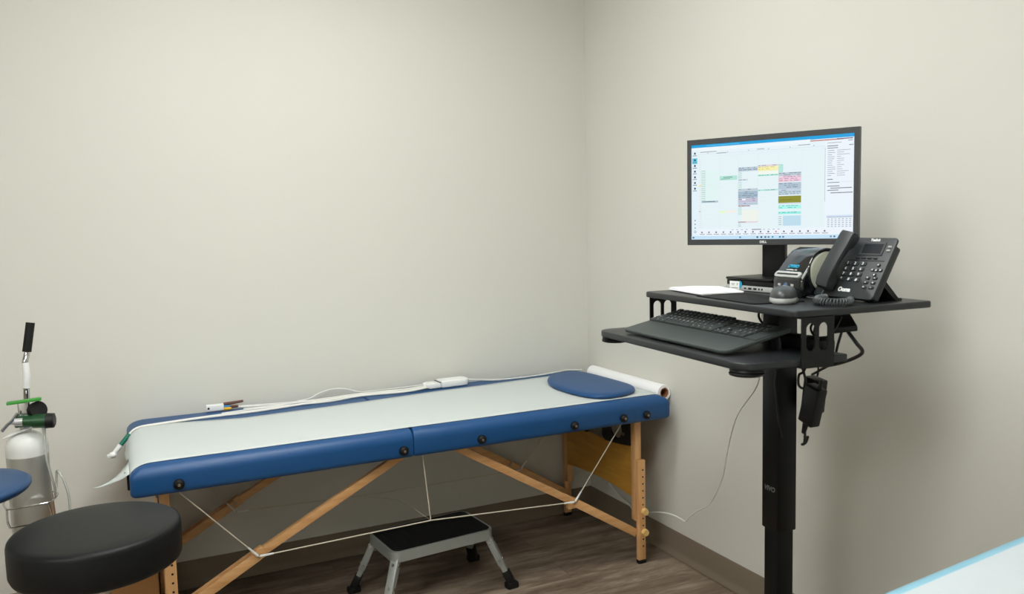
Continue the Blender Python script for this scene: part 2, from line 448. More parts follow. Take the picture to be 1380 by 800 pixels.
# diagonal braces
def bar(b, p, q, w, h, ext=0.0):
    p = V(L_(p)); q = V(L_(q)); d = q - p; c = (p + q) / 2; ang = math.atan2(d.z, d.x)
    b.box(c, (d.length + ext, w, h), rot=Euler((0, -ang, 0)), bev=0.002)
    return ang
for y in (YF_, YB_):
    for (top, mid, end) in (((-1.085, 0.561), (-1.565, 0.3135), (LXL + 0.01, 0.178)), ((-0.905, 0.561), (-0.445, 0.289), (LXR - 0.012, 0.118))):
        b = B(); bar(b, (top[0], y, top[1]), (mid[0], y, mid[1]), 0.020, 0.027, 0.01)
        br = obj('brace', b, BEECHX, table)
        b = B()
        bar(b, (mid[0], y - 0.0145, mid[1]), (end[0], y - 0.0145, end[1]), 0.009, 0.030); bar(b, (mid[0], y + 0.0145, mid[1]), (end[0], y + 0.0145, end[1]), 0.009, 0.030)
        obj('brace_fork', b, BEECHX, br)
        b = B(); bar(b, (mid[0] - 0.018, y, mid[1] - 0.010), (mid[0] + 0.018, y, mid[1] + 0.010) if mid[0] < -1 else (mid[0] + 0.0181, y, mid[1] - 0.010), 0.021, 0.036)
        obj('hinge_block', b, BEECHX, br)
        b = B().cone(L_((mid[0], y - 0.019, mid[1])), L_((mid[0], y - 0.023, mid[1])), 0.006, seg=12)
        obj('bolt', b, STEELB, br)
# support cables
for y in (YF_ + 0.0, YB_):
    b = B()
    P = [(-1.79, 0.563), (-1.567, 0.315), (-1.006, 0.326), (-0.446, 0.292), (-0.235, 0.563)]
    if y == YB_: P = [(-1.79, 0.563), (-1.567, 0.285), (-1.006, 0.262), (-0.40, 0.262), (-0.235, 0.45)]
    yy = y - 0.026 if y == YF_ else y - 0.024
    P3 = [L_((p[0], yy, p[1])) for p in P]
    b.tube(P3, 0.0022, 8, smooth=1)
    if y == YF_:
        b.tube([L_((-1.028, yy, 0.563)), L_((-1.006, yy, 0.326))], 0.002, 8, smooth=1)
        b.tube([L_((-1.006, yy, 0.326)), L_((-1.03, -0.35, 0.315)), L_((-1.10, YB_ - 0.024, 0.262))], 0.0008, 6, smooth=3)
    c = obj('support_cable', b, CORD, table)
    for (a, q) in ((1, 0), (1, 2), (3, 2), (3, 4)):
        A = V(P3[a]); d = (V(P3[q]) - A).normalized()
        obj('cable_sleeve', B().cone(A + d * 0.004, A + d * 0.045, 0.0042, 0.003, 10), WHITEPL, c)
# latch at the left end
b = B().box(L_((TX0 - 0.003, -0.60, 0.600)), (0.007, 0.02, 0.05), bev=0.002).cone(L_((TX0 - 0.001, -0.60, 0.622)), L_((TX0 - 0.012, -0.60, 0.622)), 0.006, seg=12)
obj('latch', b, BLACKP, table)

# ------------------------------------------------------------------ exam paper roll with its sheet
ROLL = thing('exam_paper_roll', 'white exam paper roll by the right wall, its sheet drawn over the blue table', 'paper roll', (-0.0245, -0.345, 0.60))
RC = V((-0.0315, 0, 0.650)); RR = 0.0300
def R_(p): return (p[0] + 0.0245, p[1] + 0.345, p[2] - 0.60)
b = B()
for (ro, ri) in ((RR, 0.0195),):
    seg = 36
    prof = []
    def ringpts(r, y): return [(RC.x + r * math.cos(2 * PI * i / seg), y, RC.z + r * math.sin(2 * PI * i / seg)) for i in range(seg)]
    ya, yb = -0.612, -0.085
    A, C, D_, E_ = ringpts(ro, ya), ringpts(ro, yb), ringpts(ri, ya), ringpts(ri, yb)
    for i in range(seg):
        j = (i + 1) % seg
        for q in ((A[i], A[j], C[j], C[i]), (D_[i], D_[j], E_[j], E_[i]), (A[i], A[j], D_[j], D_[i]), (C[i], C[j], E_[j], E_[i])):
            b.quad([R_(p) for p in q])
bmesh.ops.remove_doubles(b.bm, verts=b.bm.verts[:], dist=1e-5)
obj('roll', b, WHITEP, ROLL)
b = B()
for i in range(seg):
    j = (i + 1) % seg
    for (r0, y0, r1, y1) in ((0.0196, -0.6125, 0.0196, -0.0845), (0.0160, -0.6125, 0.0160, -0.0845), (0.0196, -0.6125, 0.0160, -0.6125), (0.0196, -0.0845, 0.0160, -0.0845)):
        P0, P1 = ringpts(r0, y0), ringpts(r1, y1); b.quad([R_(p) for p in (P0[i], P0[j], P1[j], P1[i])])
bmesh.ops.remove_doubles(b.bm, verts=b.bm.verts[:], dist=1e-5)
obj('core', b, CARDT, ROLL, label='brown cardboard core')
# sheet: follows the table top, over the rounded ends; torn left end with a hanging tail
def top_z(x):
    r = 0.038
    z = ZT_
    if x > TX1 - EX: z = ZT_ - r + r * math.sqrt(max(0, 1 - ((x - TX1 + EX) / EX) ** 2))
    if x < TX0 + EX: z = ZT_ - r + r * math.sqrt(max(0, 1 - ((TX0 + EX - x) / EX) ** 2))
    return z + 0.0013
b = B()
NX = 110
def yb_(x):
    pts = [(-1.90, -0.150), (-1.86, -0.135), (-1.54, -0.213), (-1.2, -0.19), (-0.83, -0.150), (-0.33, -0.115), (0, -0.10)]
    for (a, c), (d, e) in zip(pts, pts[1:]):
        if a <= x <= d: return c + (e - c) * (x - a) / (d - a)
    return pts[0][1]
rows = []
NY = 16
xs = [TX0 + 0.0015 + (TX1 - 0.016 - TX0 - 0.0015) * (0.5 - 0.5 * math.cos(PI * i / NX)) for i in range(NX + 1)]
grid = []
for x in xs:
    y0, y1 = -0.6475, yb_(x)
    grid.append([b.bm.verts.new(R_((x, y0 + (y1 - y0) * k / NY, top_z(x) + 0.0007 * math.sin(x * 17 + k * 1.3) * (0.3 + 0.7 * math.sin(PI * k / NY))))) for k in range(NY + 1)])
for i in range(NX):
    for k in range(NY):
        b.bm.faces.new((grid[i][k], grid[i + 1][k], grid[i + 1][k + 1], grid[i][k + 1]))
# back part of the left end drapes a little way down (torn edge)
tail_rows = [grid[0]]
drop = [0.008, 0.016, 0.024]
prev = grid[0][6:]
for s in range(3):
    row = []
    for k in range(6, NY + 1):
        jag = 0.006 * math.sin(k * 2.1) + 0.004 * math.cos(k * 3.7)
        f = min(1, (k - 6) / 3 + 0.2)
        y = grid[0][k].co.y
        row.append(b.bm.verts.new((grid[0][k].co.x - 0.0025 * (s + 1) * f - 0.002, y, grid[0][k].co.z - drop[s] * f - (jag if s == 2 else 0))))
    for k in range(len(row) - 1):
        b.bm.faces.new((prev[k], prev[k + 1], row[k + 1], row[k]))
    prev = row
# the torn strip that curls off the front corner
st = [((TX0 + 0.0015, -0.6475, 0.634), (TX0 + 0.0015, -0.505, 0.634)), ((-1.922, -0.640, 0.623), (-1.918, -0.525, 0.628)), ((-1.937, -0.628, 0.614), (-1.931, -0.545, 0.619)),
      ((-1.954, -0.615, 0.606), (-1.948, -0.565, 0.608)), ((-1.974, -0.602, 0.597), (-1.970, -0.577, 0.598)), ((-1.990, -0.594, 0.592), (-1.988, -0.584, 0.5925)), ((-2.003, -0.590, 0.593), (-2.0025, -0.587, 0.5935))]
pr = None
for a, c in st:
    mid = (V(a) + V(c)) / 2
    row = [b.bm.verts.new(R_(a)), b.bm.verts.new(R_((mid.x, mid.y, mid.z + 0.001))), b.bm.verts.new(R_(c))]
    if pr:
        for k in range(2): b.bm.faces.new((pr[k], pr[k + 1], row[k + 1], row[k]))
    pr = row
sh = obj('paper_sheet', b, PAPER, ROLL, angle=60)
md = sh.modifiers.new('thick', 'SOLIDIFY'); md.thickness = 0.0004; md.offset = 1

# ------------------------------------------------------------------ headrest cushion
out = [(-0.352, -0.255), (-0.380, -0.34), (-0.387, -0.43), (-0.380, -0.51), (-0.363, -0.58), (-0.335, -0.624), (-0.29, -0.642), (-0.224, -0.632), (-0.168, -0.604), (-0.134, -0.56), (-0.121, -0.50), (-0.122, -0.39), (-0.127, -0.28), (-0.134, -0.215), (-0.146, -0.168), (-0.175, -0.142), (-0.237, -0.138), (-0.305, -0.185)]
P = [V((x, y, 0)) for x, y in out]; P = catmull(P, 4, True)
cen = V((-0.235, -0.40, 0))
b = B()
b.bm.verts.ensure_lookup_table()
lev = [(0.95, 0.0), (0.99, 0.004), (1.0, 0.009), (0.99, 0.014), (0.95, 0.0175), (0.86, 0.020), (0.6, 0.0225), (0.25, 0.0235)]
rings = []
for s, z in lev:
    rings.append([b.bm.verts.new(((p - cen).x * s, (p - cen).y * s, z)) for p in P])
for A, C in zip(rings, rings[1:]):
    for i in range(len(P)): b.bm.faces.new((A[i], A[(i + 1) % len(P)], C[(i + 1) % len(P)], C[i]))
b.bm.faces.new(rings[-1]); b.bm.faces.new(rings[0][::-1])
cush = obj('headrest_cushion', b, BLUE, loc=(cen.x, cen.y, ZT_ + 0.0030), angle=60)
tag(cush, 'flat blue kidney-shaped cushion lying on the paper at the right end of the massage table', 'cushion')

# ------------------------------------------------------------------ ECG module and leads
EC = thing('lead_module', 'white lead-wire module with cables lying along the back edge of the massage table', 'medical cable', (-0.72, -0.07, ZT_))
def E_l(p): return (p[0] + 0.72, p[1] + 0.07, p[2] - ZT_)
poly = rrect(-0.062, -0.034, 0.062, 0.034, (0.022, 0.008, 0.008, 0.022))
b = B(); b.T = M.Translation(E_l((-0.695, -0.072, ZT_))) @ M.Rotation(math.radians(3), 4, 'Z')
b.prism(poly, 0.002, 0.030, 'z', bev=0.005, seg=3)
obj('body', b, WHITEPL, EC)
b = B(); b.T = M.Translation(E_l((-0.785, -0.078, ZT_))) @ M.Rotation(math.radians(3), 4, 'Z')
b.box((0, 0, 0.014), (0.05, 0.060, 0.020), bev=0.003).box((-0.012, -0.018, 0.0145), (0.045, 0.014, 0.016), bev=0.003).box((-0.012, 0.018, 0.0145), (0.045, 0.014, 0.016), bev=0.003)
cn = obj('connector', b, WHITEPL, EC)
b = B(); b.T = M.Translation(E_l((-0.762, -0.077, ZT_))) @ M.Rotation(math.radians(3), 4, 'Z')
b.box((0, 0, 0.0255), (0.004, 0.060, 0.0035))
obj('seam', b, DKGREY, cn)
zt = ZT_ + 0.004
def lead(pts, r=0.0024): return obj('lead_wire', B().tube([E_l(p) for p in pts], r, 8, 8), CABLE, EC)
# bundle running left along the back edge
lead([(-0.80, -0.09, zt + .008), (-0.90, -0.085, zt), (-1.08, -0.065, zt), (-1.25, -0.10, zt), (-1.45, -0.125, zt), (-1.65, -0.135, zt), (-1.80, -0.155, zt), (-1.862, -0.165, zt - 0.001), (-1.888, -0.180, 0.656), (-1.904, -0.195, 0.645)], 0.0034)
lead([(-0.80, -0.10, zt + .008), (-0.90, -0.10, zt), (-1.06, -0.078, zt), (-1.25, -0.105, zt), (-1.48, -0.145, zt), (-1.66, -0.150, zt), (-1.80, -0.165, zt), (-1.862, -0.172, zt - 0.001), (-1.889, -0.185, 0.656), (-1.905, -0.197, 0.644)], 0.0034)
lead([(-0.80, -0.060, zt + .008), (-0.88, -0.056, zt), (-1.02, -0.045, zt), (-1.18, -0.065, zt), (-1.32, -0.06, zt), (-1.42, -0.045, zt), (-1.535, -0.035, zt + .004), (-1.565, -0.034, zt + .008)], 0.0030)
lead([(-0.80, -0.070, zt + .008), (-0.90, -0.068, zt), (-1.05, -0.055, zt), (-1.20, -0.080, zt), (-1.33, -0.08, zt), (-1.45, -0.06, zt), (-1.545, -0.050, zt + .004), (-1.565, -0.05, zt + .006)], 0.0030)
lead([(-0.80, -0.055, zt + .010), (-0.88, -0.035, zt + .004), (-1.00, -0.030, zt + .003), (-1.07, -0.030, zt + 0.004), (-1.13, -0.026, zt + 0.022), (-1.18, -0.024, zt + 0.027), (-1.23, -0.026, zt + 0.017), (-1.27, -0.034, zt + 0.002), (-1.32, -0.05, zt)], 0.0026)
lead([(-0.80, -0.095, zt + .008), (-0.90, -0.110, zt + .001), (-1.08, -0.092, zt + .001), (-1.22, -0.125, zt + .001), (-1.38, -0.11, zt + .001), (-1.50, -0.105, zt + .001), (-1.60, -0.115, zt)], 0.0032)
lead([(-0.80, -0.080, zt + .010), (-0.90, -0.078, zt + .004), (-1.06, -0.062, zt + .004), (-1.20, -0.072, zt + .003), (-1.30, -0.068, zt), (-1.42, -0.088, zt), (-1.52, -0.075, zt)], 0.0030)
# main cable to the right, tucked behind the cushion and round the roll
lead([(-0.633, -0.066, ZT_ + 0.018), (-0.59, -0.064, ZT_ + 0.012), (-0.50, -0.075, zt), (-0.40, -0.085, zt), (-0.30, -0.080, zt), (-0.20, -0.060, zt), (-0.14, -0.045, zt + .001), (-0.10, -0.05, zt - .002), (-0.082, -0.075, zt + .001)], 0.0036)
# clip with coloured plugs at the left of the back edge
b = B(); b.T = M.Translation(E_l((-1.615, -0.045, ZT_ + 0.003))) @ M.Rotation(math.radians(-4), 4, 'Z')
b.box((0, 0, 0.012), (0.060, 0.026, 0.022), bev=0.003)
b.mi = 1
b.cone((-0.0225, -0.0128, 0.012), (-0.0225, -0.0138, 0.012), 0.004, seg=12)
cl = obj('electrode_clip', b, [WHITEPL, BLACKP], EC)
for i, (m, dx, dy, dz, ln) in enumerate(((BROWN, 0.034, 0.010, 0.018, 0.065), (CYAN, 0.026, -0.006, 0.012, 0.026), (BROWN, 0.040, -0.002, 0.010, 0.040), (YELL, 0.034, -0.010, 0.005, 0.022))):
    b = B(); b.T = M.Translation(E_l((-1.615, -0.045, ZT_ + 0.003))) @ M.Rotation(math.radians(-4), 4, 'Z')
    b.cone((dx - 0.004, dy, dz), (dx + ln, dy, dz + 0.002 - (0.002 if i else -0.004)), 0.0066, 0.0045, 12)
    obj('plug', b, m, cl, label=('brown plug', 'blue plug', 'brown plug', 'yellow plug')[i])
# clip hanging over the left end, green banded
A = V((-1.902, -0.196, 0.647)); Bq = V((-1.955, -0.215, 0.588))
def lp(t): return E_l(A + (Bq - A) * t)
b = B().cone(lp(0), lp(0.52), 0.0065, 0.0075, 14)
hc = obj('hanging_clip', B().cone(lp(0.55), lp(0.95), 0.0085, 0.0075, 14).ball(lp(1.0), 0.013, (1, 1, 0.8)).box(lp(1.05), (0.030, 0.012, 0.014), bev=0.003), WHITEPL, EC)
obj('green_band', b, TEAL, hc, label='green band')

# ------------------------------------------------------------------ step stool
SS = thing('step_stool', 'low silver step stool with black rubber top standing under the massage table', 'step stool', (-0.946, -0.455, 0), math.radians(5.5))
b = B()
w, d, zt_ = 0.197, 0.118, 0.222
o_ = rrect(-w, -d, w, d, 0.032, 6); i_ = rrect(-w + 0.009, -d + 0.009, w - 0.009, d - 0.009, 0.024, 6)
for i in range(len(o_)):
    j = (i + 1) % len(o_)
    for q in (((o_[i], 0.186), (o_[j], 0.186), (o_[j], zt_), (o_[i], zt_)), ((o_[i], zt_), (o_[j], zt_), (i_[j], zt_), (i_[i], zt_)), ((i_[i], zt_), (i_[j], zt_), (i_[j], 0.186), (i_[i], 0.186)), ((o_[i], 0.186), (i_[i], 0.186), (i_[j], 0.186), (o_[j], 0.186))):
        b.quad([(p[0], p[1], z) for p, z in q])
bmesh.ops.remove_doubles(b.bm, verts=b.bm.verts[:], dist=1e-5)
obj('rim', b, SILVERP, SS)
b = B().prism(i_, 0.205, 0.2235, 'z')
b.mi = 0
for k in range(9): b.box((-0.16 + k * 0.04, 0, 0.2238), (0.012, 2 * d - 0.05, 0.0012))
obj('rubber_tread', b, BLACKR, SS, label='black ribbed rubber tread')
for sx in (-1, 1):
    for sy in (-1, 1):
        p = V((sx * (w - 0.020), sy * (d - 0.022), 0.196)); q = V((sx * 0.242, sy * 0.142, 0.03))
        ax = (q - p).normalized(); ang_x = math.atan2(ax.x, -ax.z)
        b = B()
        qd = (q - p).to_track_quat('Z', 'Y'); L0 = (q - p).length
        b.T = M.Translation(p) @ qd.to_matrix().to_4x4()
        b.box((0, 0, L0 * 0.30), (0.030, 0.024, L0 * 0.72), bev=0.003)
        b.box((0, 0, L0 * 0.62), (0.025, 0.019, L0 * 0.80), bev=0.003)
        b.mi = 1
        for t in (0.14, 0.55): 
            for s in (-1, 1):
                b.cone((s * 0.0148 * (1 if t < .5 else 1), 0, L0 * t), (s * 0.0175, 0, L0 * t), 0.005, seg=10)
                b.cone((0, s * 0.0118, L0 * t), (0, s * 0.0145, L0 * t), 0.005, seg=10)
        lg = obj('leg', b, [SILVERP, CHROME], SS)
        b = B(); b.T = M.Translation(p) @ qd.to_matrix().to_4x4()
        b.box((0, 0, L0 * 0.93), (0.032, 0.027, 0.05), bev=0.004)
        b.T = M.Identity(4); b.box((q.x + sx * 0.004, q.y + sy * 0.003, 0.012), (0.046, 0.034, 0.024), bev=0.006)
        obj('rubber_foot', b, BLACKR, lg)

# ------------------------------------------------------------------ round stools
def stool(name_label, x, y, zt, r, th, m, seatprof, rz=0):
    t = thing('round_stool', name_label, 'stool', (x, y, 0), rz)
    obj('seat', B().lathe(seatprof, seg=72), m, t, angle=50)
    zb = zt - th
    obj('seat_plate', B().lathe([(0.0, zb - 0.012), (0.09, zb - 0.012), (0.095, zb - 0.002), (0.0, zb - 0.002)], seg=32), BLACKM, t)
    obj('post', B().cone((0, 0, 0.12), (0, 0, zb - 0.010), 0.0245, seg=24).cone((0, 0, 0.09), (0, 0, 0.30), 0.030, seg=24), CHROME, t)
    obj('hub', B().cone((0, 0, 0.075), (0, 0, 0.125), 0.045, 0.036, 24), CHROME, t)
    for k in range(5):
        a = 2 * PI * k / 5 + 0.35
        d = V((math.cos(a), math.sin(a), 0)); e = d * 0.235
        lg = obj('leg', B().tube([(d * 0.03)[:2] + (0.10,) if False else V((d.x * 0.03, d.y * 0.03, 0.10)), V((d.x * 0.13, d.y * 0.13, 0.088)), V((e.x, e.y, 0.068))], 0.014, 12, 4), CHROME, t)
        obj('caster', B().cone((e.x, e.y, 0.070), (e.x, e.y, 0.048), 0.008, seg=12).cone((e.x - d.y * 0.012, e.y + d.x * 0.012, 0.0255), (e.x + d.y * 0.012, e.y - d.x * 0.012, 0.0255), 0.0255, seg=24), BLACKP, lg)
    return t
zs = 0.612; r = 0.190
prof = [(0, 0.508), (0.16, 0.508), (0.175, 0.511), (0.186, 0.517), (r, 0.527), (r + 0.0005, 0.56), (r, 0.594), (0.1882, 0.6005), (0.1855, 0.6045), (0.180, 0.6075), (0.172, 0.6092), (0.14, 0.6113), (0.08, 0.6125), (0, 0.613)]
stool('black round padded stool in front of the left end of the massage table', -1.988, -0.983, zs, r, 0.104, BLACKV, prof)
prof = [(0, 0.672), (0.13, 0.672), (0.155, 0.674), (0.164, 0.680), (0.169, 0.688), (0.168, 0.695), (0.160, 0.7005), (0.13, 0.7035), (0.06, 0.7045), (0, 0.705)]
stool('blue round stool at the left edge in front of the oxygen cylinder', -2.302, -0.790, 0.705, 0.169, 0.033, BLUE2, prof, 0.35)

# ------------------------------------------------------------------ oxygen cylinder and its cart
CX, CY = -2.178, -0.385
OX = thing('oxygen_cylinder', 'silver and white oxygen cylinder with green regulator beside the back wall', 'oxygen cylinder', (CX, CY, 0.06))
r = 0.0555; z0 = 0.0
prof = [(0, 0.0), (0.045, 0.0), (0.053, 0.006), (r, 0.016), (r, 0.616)]
obj('body', B().lathe(prof, seg=56), ALU, OX)
dome = [(r + 0.0004, 0.606), (r + 0.0004, 0.626)] + [(0.0155 + (r - 0.0155) * math.cos(a), 0.626 + 0.048 * math.sin(a)) for a in [PI / 2 * k / 10 for k in range(1, 10)]] + [(0.0155, 0.675), (0.0155, 0.686), (0, 0.686)]
obj('shoulder', B().lathe(dome, seg=56), CYLW, OX, label='white painted shoulder of the cylinder')
b = B().cone((0, 0, 0.684), (0, 0, 0.70), 0.016, seg=20).box((0, 0, 0.727), (0.024, 0.026, 0.078), bev=0.002)
b.cone((-0.012, -0.004, 0.70), (-0.012, -0.004, 0.765), 0.004, seg=10).cone((0.012, -0.012, 0.70), (0.012, -0.012, 0.765), 0.004, seg=10)
vp = obj('valve_post', b, CHROME, OX)
b = B(); b.T = M.Translation((0, 0, 0)) 
b.cone((0.0, -0.03, 0.711), (0.024, -0.034, 0.710), 0.0165, 0.0175, 24).cone((0.024, -0.034, 0.710), (0.060, -0.040, 0.708), 0.0205, 0.0205, 24)
b.box((-0.004, -0.012, 0.712), (0.04, 0.05, 0.034), bev=0.004)
rg = obj('regulator', b, GREEN, OX)
obj('flow_knob', B().cone((0.058, -0.040, 0.708), (0.078, -0.043, 0.707), 0.0225, 0.0215, 24).cone((0.078, -0.043, 0.707), (0.080, -0.0434, 0.707), 0.0175, 0.016, 24), BLACKP, rg, label='black flow knob')
obj('gauge', B().cone((0.030, -0.010, 0.735), (0.040, -0.024, 0.7405), 0.0255, seg=28).cone((0.022, 0.0, 0.728), (0.030, -0.010, 0.735), 0.012, 0.025, 20), BLACKR, rg, label='black rubber gauge')
b = B().cone((-0.024, -0.032, 0.712), (0.0, -0.030, 0.711), 0.0125, 0.0145, 20).cone((-0.036, -0.033, 0.713), (-0.024, -0.032, 0.712), 0.007, seg=14)
obj('yoke_screw', b, SILVER, rg)
b = B().tube([(-0.014, -0.036, 0.738), (-0.030, -0.036, 0.716), (-0.040, -0.036, 0.708), (-0.056, -0.036, 0.690)], 0.0048, 10, 3)
obj('tee_handle', b, CHROME, rg)
b = B(); b.T = M.Translation((0.004, -0.025, 0.770)) @ M.Rotation(math.radians(-3), 4, 'Y')
b.box((0, 0, 0), (0.088, 0.020, 0.0085), bev=0.0015)
obj('valve_key', b, GREENB, OX, label='bright green plastic valve key')
b = B().prism([(-0.052, -0.006), (0.022, -0.002), (0.018, 0.016), (-0.03, 0.013)], -0.0005, 0.0005, 'z')
bmesh.ops.transform(b.bm, matrix=M.Translation((-0.006, -0.030, 0.683)) @ M.Rotation(math.radians(14), 4, 'X') @ M.Rotation(math.radians(-16), 4, 'Y'), verts=b.bm.verts[:])
obj('paper_tag', b, WHITEP, OX)
b = B().tube([(0.050, -0.04, 0.690), (0.051, -0.045, 0.660), (0.052, -0.05, 0.60), (0.060, -0.045, 0.545), (0.066, -0.03, 0.50), (0.063, 0.0, 0.462), (0.067, 0.03, 0.50), (0.070, 0.03, 0.535), (0.080, 0.01, 0.53), (0.092, 0.0, 0.50), (0.100, -0.005, 0.45), (0.098, -0.01, 0.40), (0.085, -0.01, 0.34)], 0.0036, 10, 5)
b.cone((0.050, -0.04, 0.698), (0.0505, -0.042, 0.670), 0.006, 0.0045, 12)
obj('tubing', b, CLEAR, OX)

CT = thing('cylinder_cart', 'chrome cart with black grip handle and wire ring holding the oxygen cylinder', 'cylinder cart', (CX, CY, 0))
b = B().cone((0, 0, 0.040), (0, 0, 0.058), 0.066, 0.066, 40).box((0, 0.055, 0.055), (0.15, 0.03, 0.02), bev=0.004)
obj('base', b, BLACKM, CT)
for s in (-1, 1):
    b = B().cone((s * 0.083, 0.062, 0.050), (s * 0.105, 0.062, 0.050), 0.050, seg=36)
    w_ = obj('wheel', b, BLACKR, CT)
    obj('hub_cap', B().cone((s * 0.081, 0.062, 0.050), (s * 0.107, 0.062, 0.050), 0.016, seg=20), LTGREY, w_)
obj('front_foot', B().cone((0, -0.055, 0.0), (0, -0.055, 0.042), 0.018, 0.014, 20), BLACKR, CT)
pole = [(0, 0.066, 0.05), (0, 0.066, 0.3), (0, 0.066, 0.60), (0.0, 0.066, 0.70), (0.003, 0.050, 0.80), (0.007, 0.032, 0.86), (0.010, 0.028, 0.90), (0.009, 0.030, 0.935), (0.0145, 0.040, 0.962), (0.0215, 0.046, 1.005), (0.0285, 0.052, 1.048)]
obj('pole', B().tube(pole, 0.0085, 16, 6), CHROME, CT)
b = B().cone(V(pole[-3]) + V((0, 0, 0.004)), V(pole[-1]) + V((0, 0, 0.004)), 0.0122, seg=24)
obj('grip', b, BLACKR, CT, label='black ribbed rubber grip')
b = B().tube(pole[5:8], 0.0098, 16, 4); obj('label_sleeve', b, WHITEP, CT)
for z in (0.53, 0.20):
    b = B().tube([(0.0, 0.062, z - .002), (-0.05, 0.045, z - .001), (-0.070, 0.0, z), (-0.058, -0.066, z), (-0.047, -0.082, z + 0.001), (0.0, -0.088, z + 0.003), (0.043, -0.084, z + 0.004), (0.056, -0.068, z + 0.003), (0.070, 0.0, z + 0.002), (0.05, 0.045, z + 0.001)], 0.0030, 10, 4, closed=True)
    if z > 0.4:
        b.tube([(-0.055, -0.072, z), (-0.0545, -0.080, z - 0.035), (-0.048, -0.084, z - 0.055)], 0.003, 10, 3).tube([(-0.048, -0.084, z - 0.053), (0.0, -0.086, z - 0.052)], 0.0025, 8, 1)
        b.tube([(0.050, -0.078, z), (0.056, -0.080, z - 0.03), (0.056, -0.080, z - 0.06)], 0.003, 10, 3)
    obj('wire_ring', b, CHROME, CT)

# ------------------------------------------------------------------ cardboard box
BX = thing('cardboard_box', 'open brown cardboard box with red print on the floor by the table legs', 'cardboard box', (-1.995, -0.137, 0))
b = B(); bw, bd, bh, t_ = 0.30, 0.225, 0.225, 0.004
for s in (-1, 1):
    b.box((s * bw / 2, 0, bh / 2 + .001), (t_, bd, bh)); b.box((0, s * bd / 2, bh / 2 + .001), (bw - t_, t_, bh))
b.box((0, 0, 0.003), (bw - t_, bd - t_, t_))
obj('body', b, KRAFT, BX, smooth=False)
b = B(); b.box((0.04, -bd / 2 - 0.0024, 0.196), (0.20, 0.0006, 0.022))
obj('print', b, REDP, BX, smooth=False, label='dark red printed band')
b = B(); b.prism([(-0.105, 0.0), (0.105, 0.0), (0.105, 0.05), (0.02, 0.20), (-0.05, 0.31), (-0.075, 0.315), (-0.105, 0.06)], -bw / 2 - 0.002, -bw / 2 + 0.002, 'x')
bmesh.ops.transform(b.bm, matrix=M.Translation((0.004, 0.0, bh - 0.002)) @ M.Rotation(math.radians(0), 4, 'Y'), verts=b.bm.verts[:])
obj('flap', b, KRAFT, BX, smooth=False)
for s in (-1, 1):
    b = B(); b.box((0.02, s * (bd / 2 + 0.040), bh - 0.03), (bw - 0.05, t_, 0.11), rot=Euler((s * math.radians(42), 0, 0)))
    if s > 0: obj('flap', b, KRAFT, BX, smooth=False)
    else: b.bm.free()
# ------------------------------------------------------------------ standing desk (frame: x right, y towards the wall)
A_ = 0.0724
S_ = V((math.cos(A_), -math.sin(A_), 0)); T_ = V((math.sin(A_), math.cos(A_), 0))
O_ = V((-0.61255, -1.58325, 0)); TH = -(PI / 2 + A_)
def W(x, y, z=0.0): return O_ - T_ * x + S_ * y + V((0, 0, z))
ZD, ZT = 1.1025, 1.118
TRAY = 1.015
desk = thing('standing_desk', 'narrow black sit-stand desk on one square column near the right wall', 'standing desk', W(0, 0.2), TH)
def K_(x, y, z): return (x, y - 0.2, z)
b = B().prism([(x, y - 0.2) for x, y in rrect(-0.305, 0.0, 0.305, 0.39, (0.012, 0.012, 0.018, 0.018))], ZD, ZT, 'z', bev=0.0035, seg=3)
obj('desktop', b, DESKT, desk)
b = B().prism([(x, y - 0.2) for x, y in rrect(-0.352, -0.128, 0.300, 0.150, (0.008, 0.008, 0.045, 0.045), 7)], TRAY - 0.016, TRAY, 'z', bev=0.003, seg=3)
obj('keyboard_tray', b, DESKT, desk)
for x in (-0.312, 0.258):
    obj('tray_bumper', B().lathe([(0, 0), (0.030, 0.0), (0.036, 0.002), (0.037, 0.006), (0.034, 0.0085), (0.036, 0.011), (0.034, 0.0165), (0, 0.0165)], c=K_(x, -0.088, TRAY - 0.0325), seg=32), BLACKP, desk)
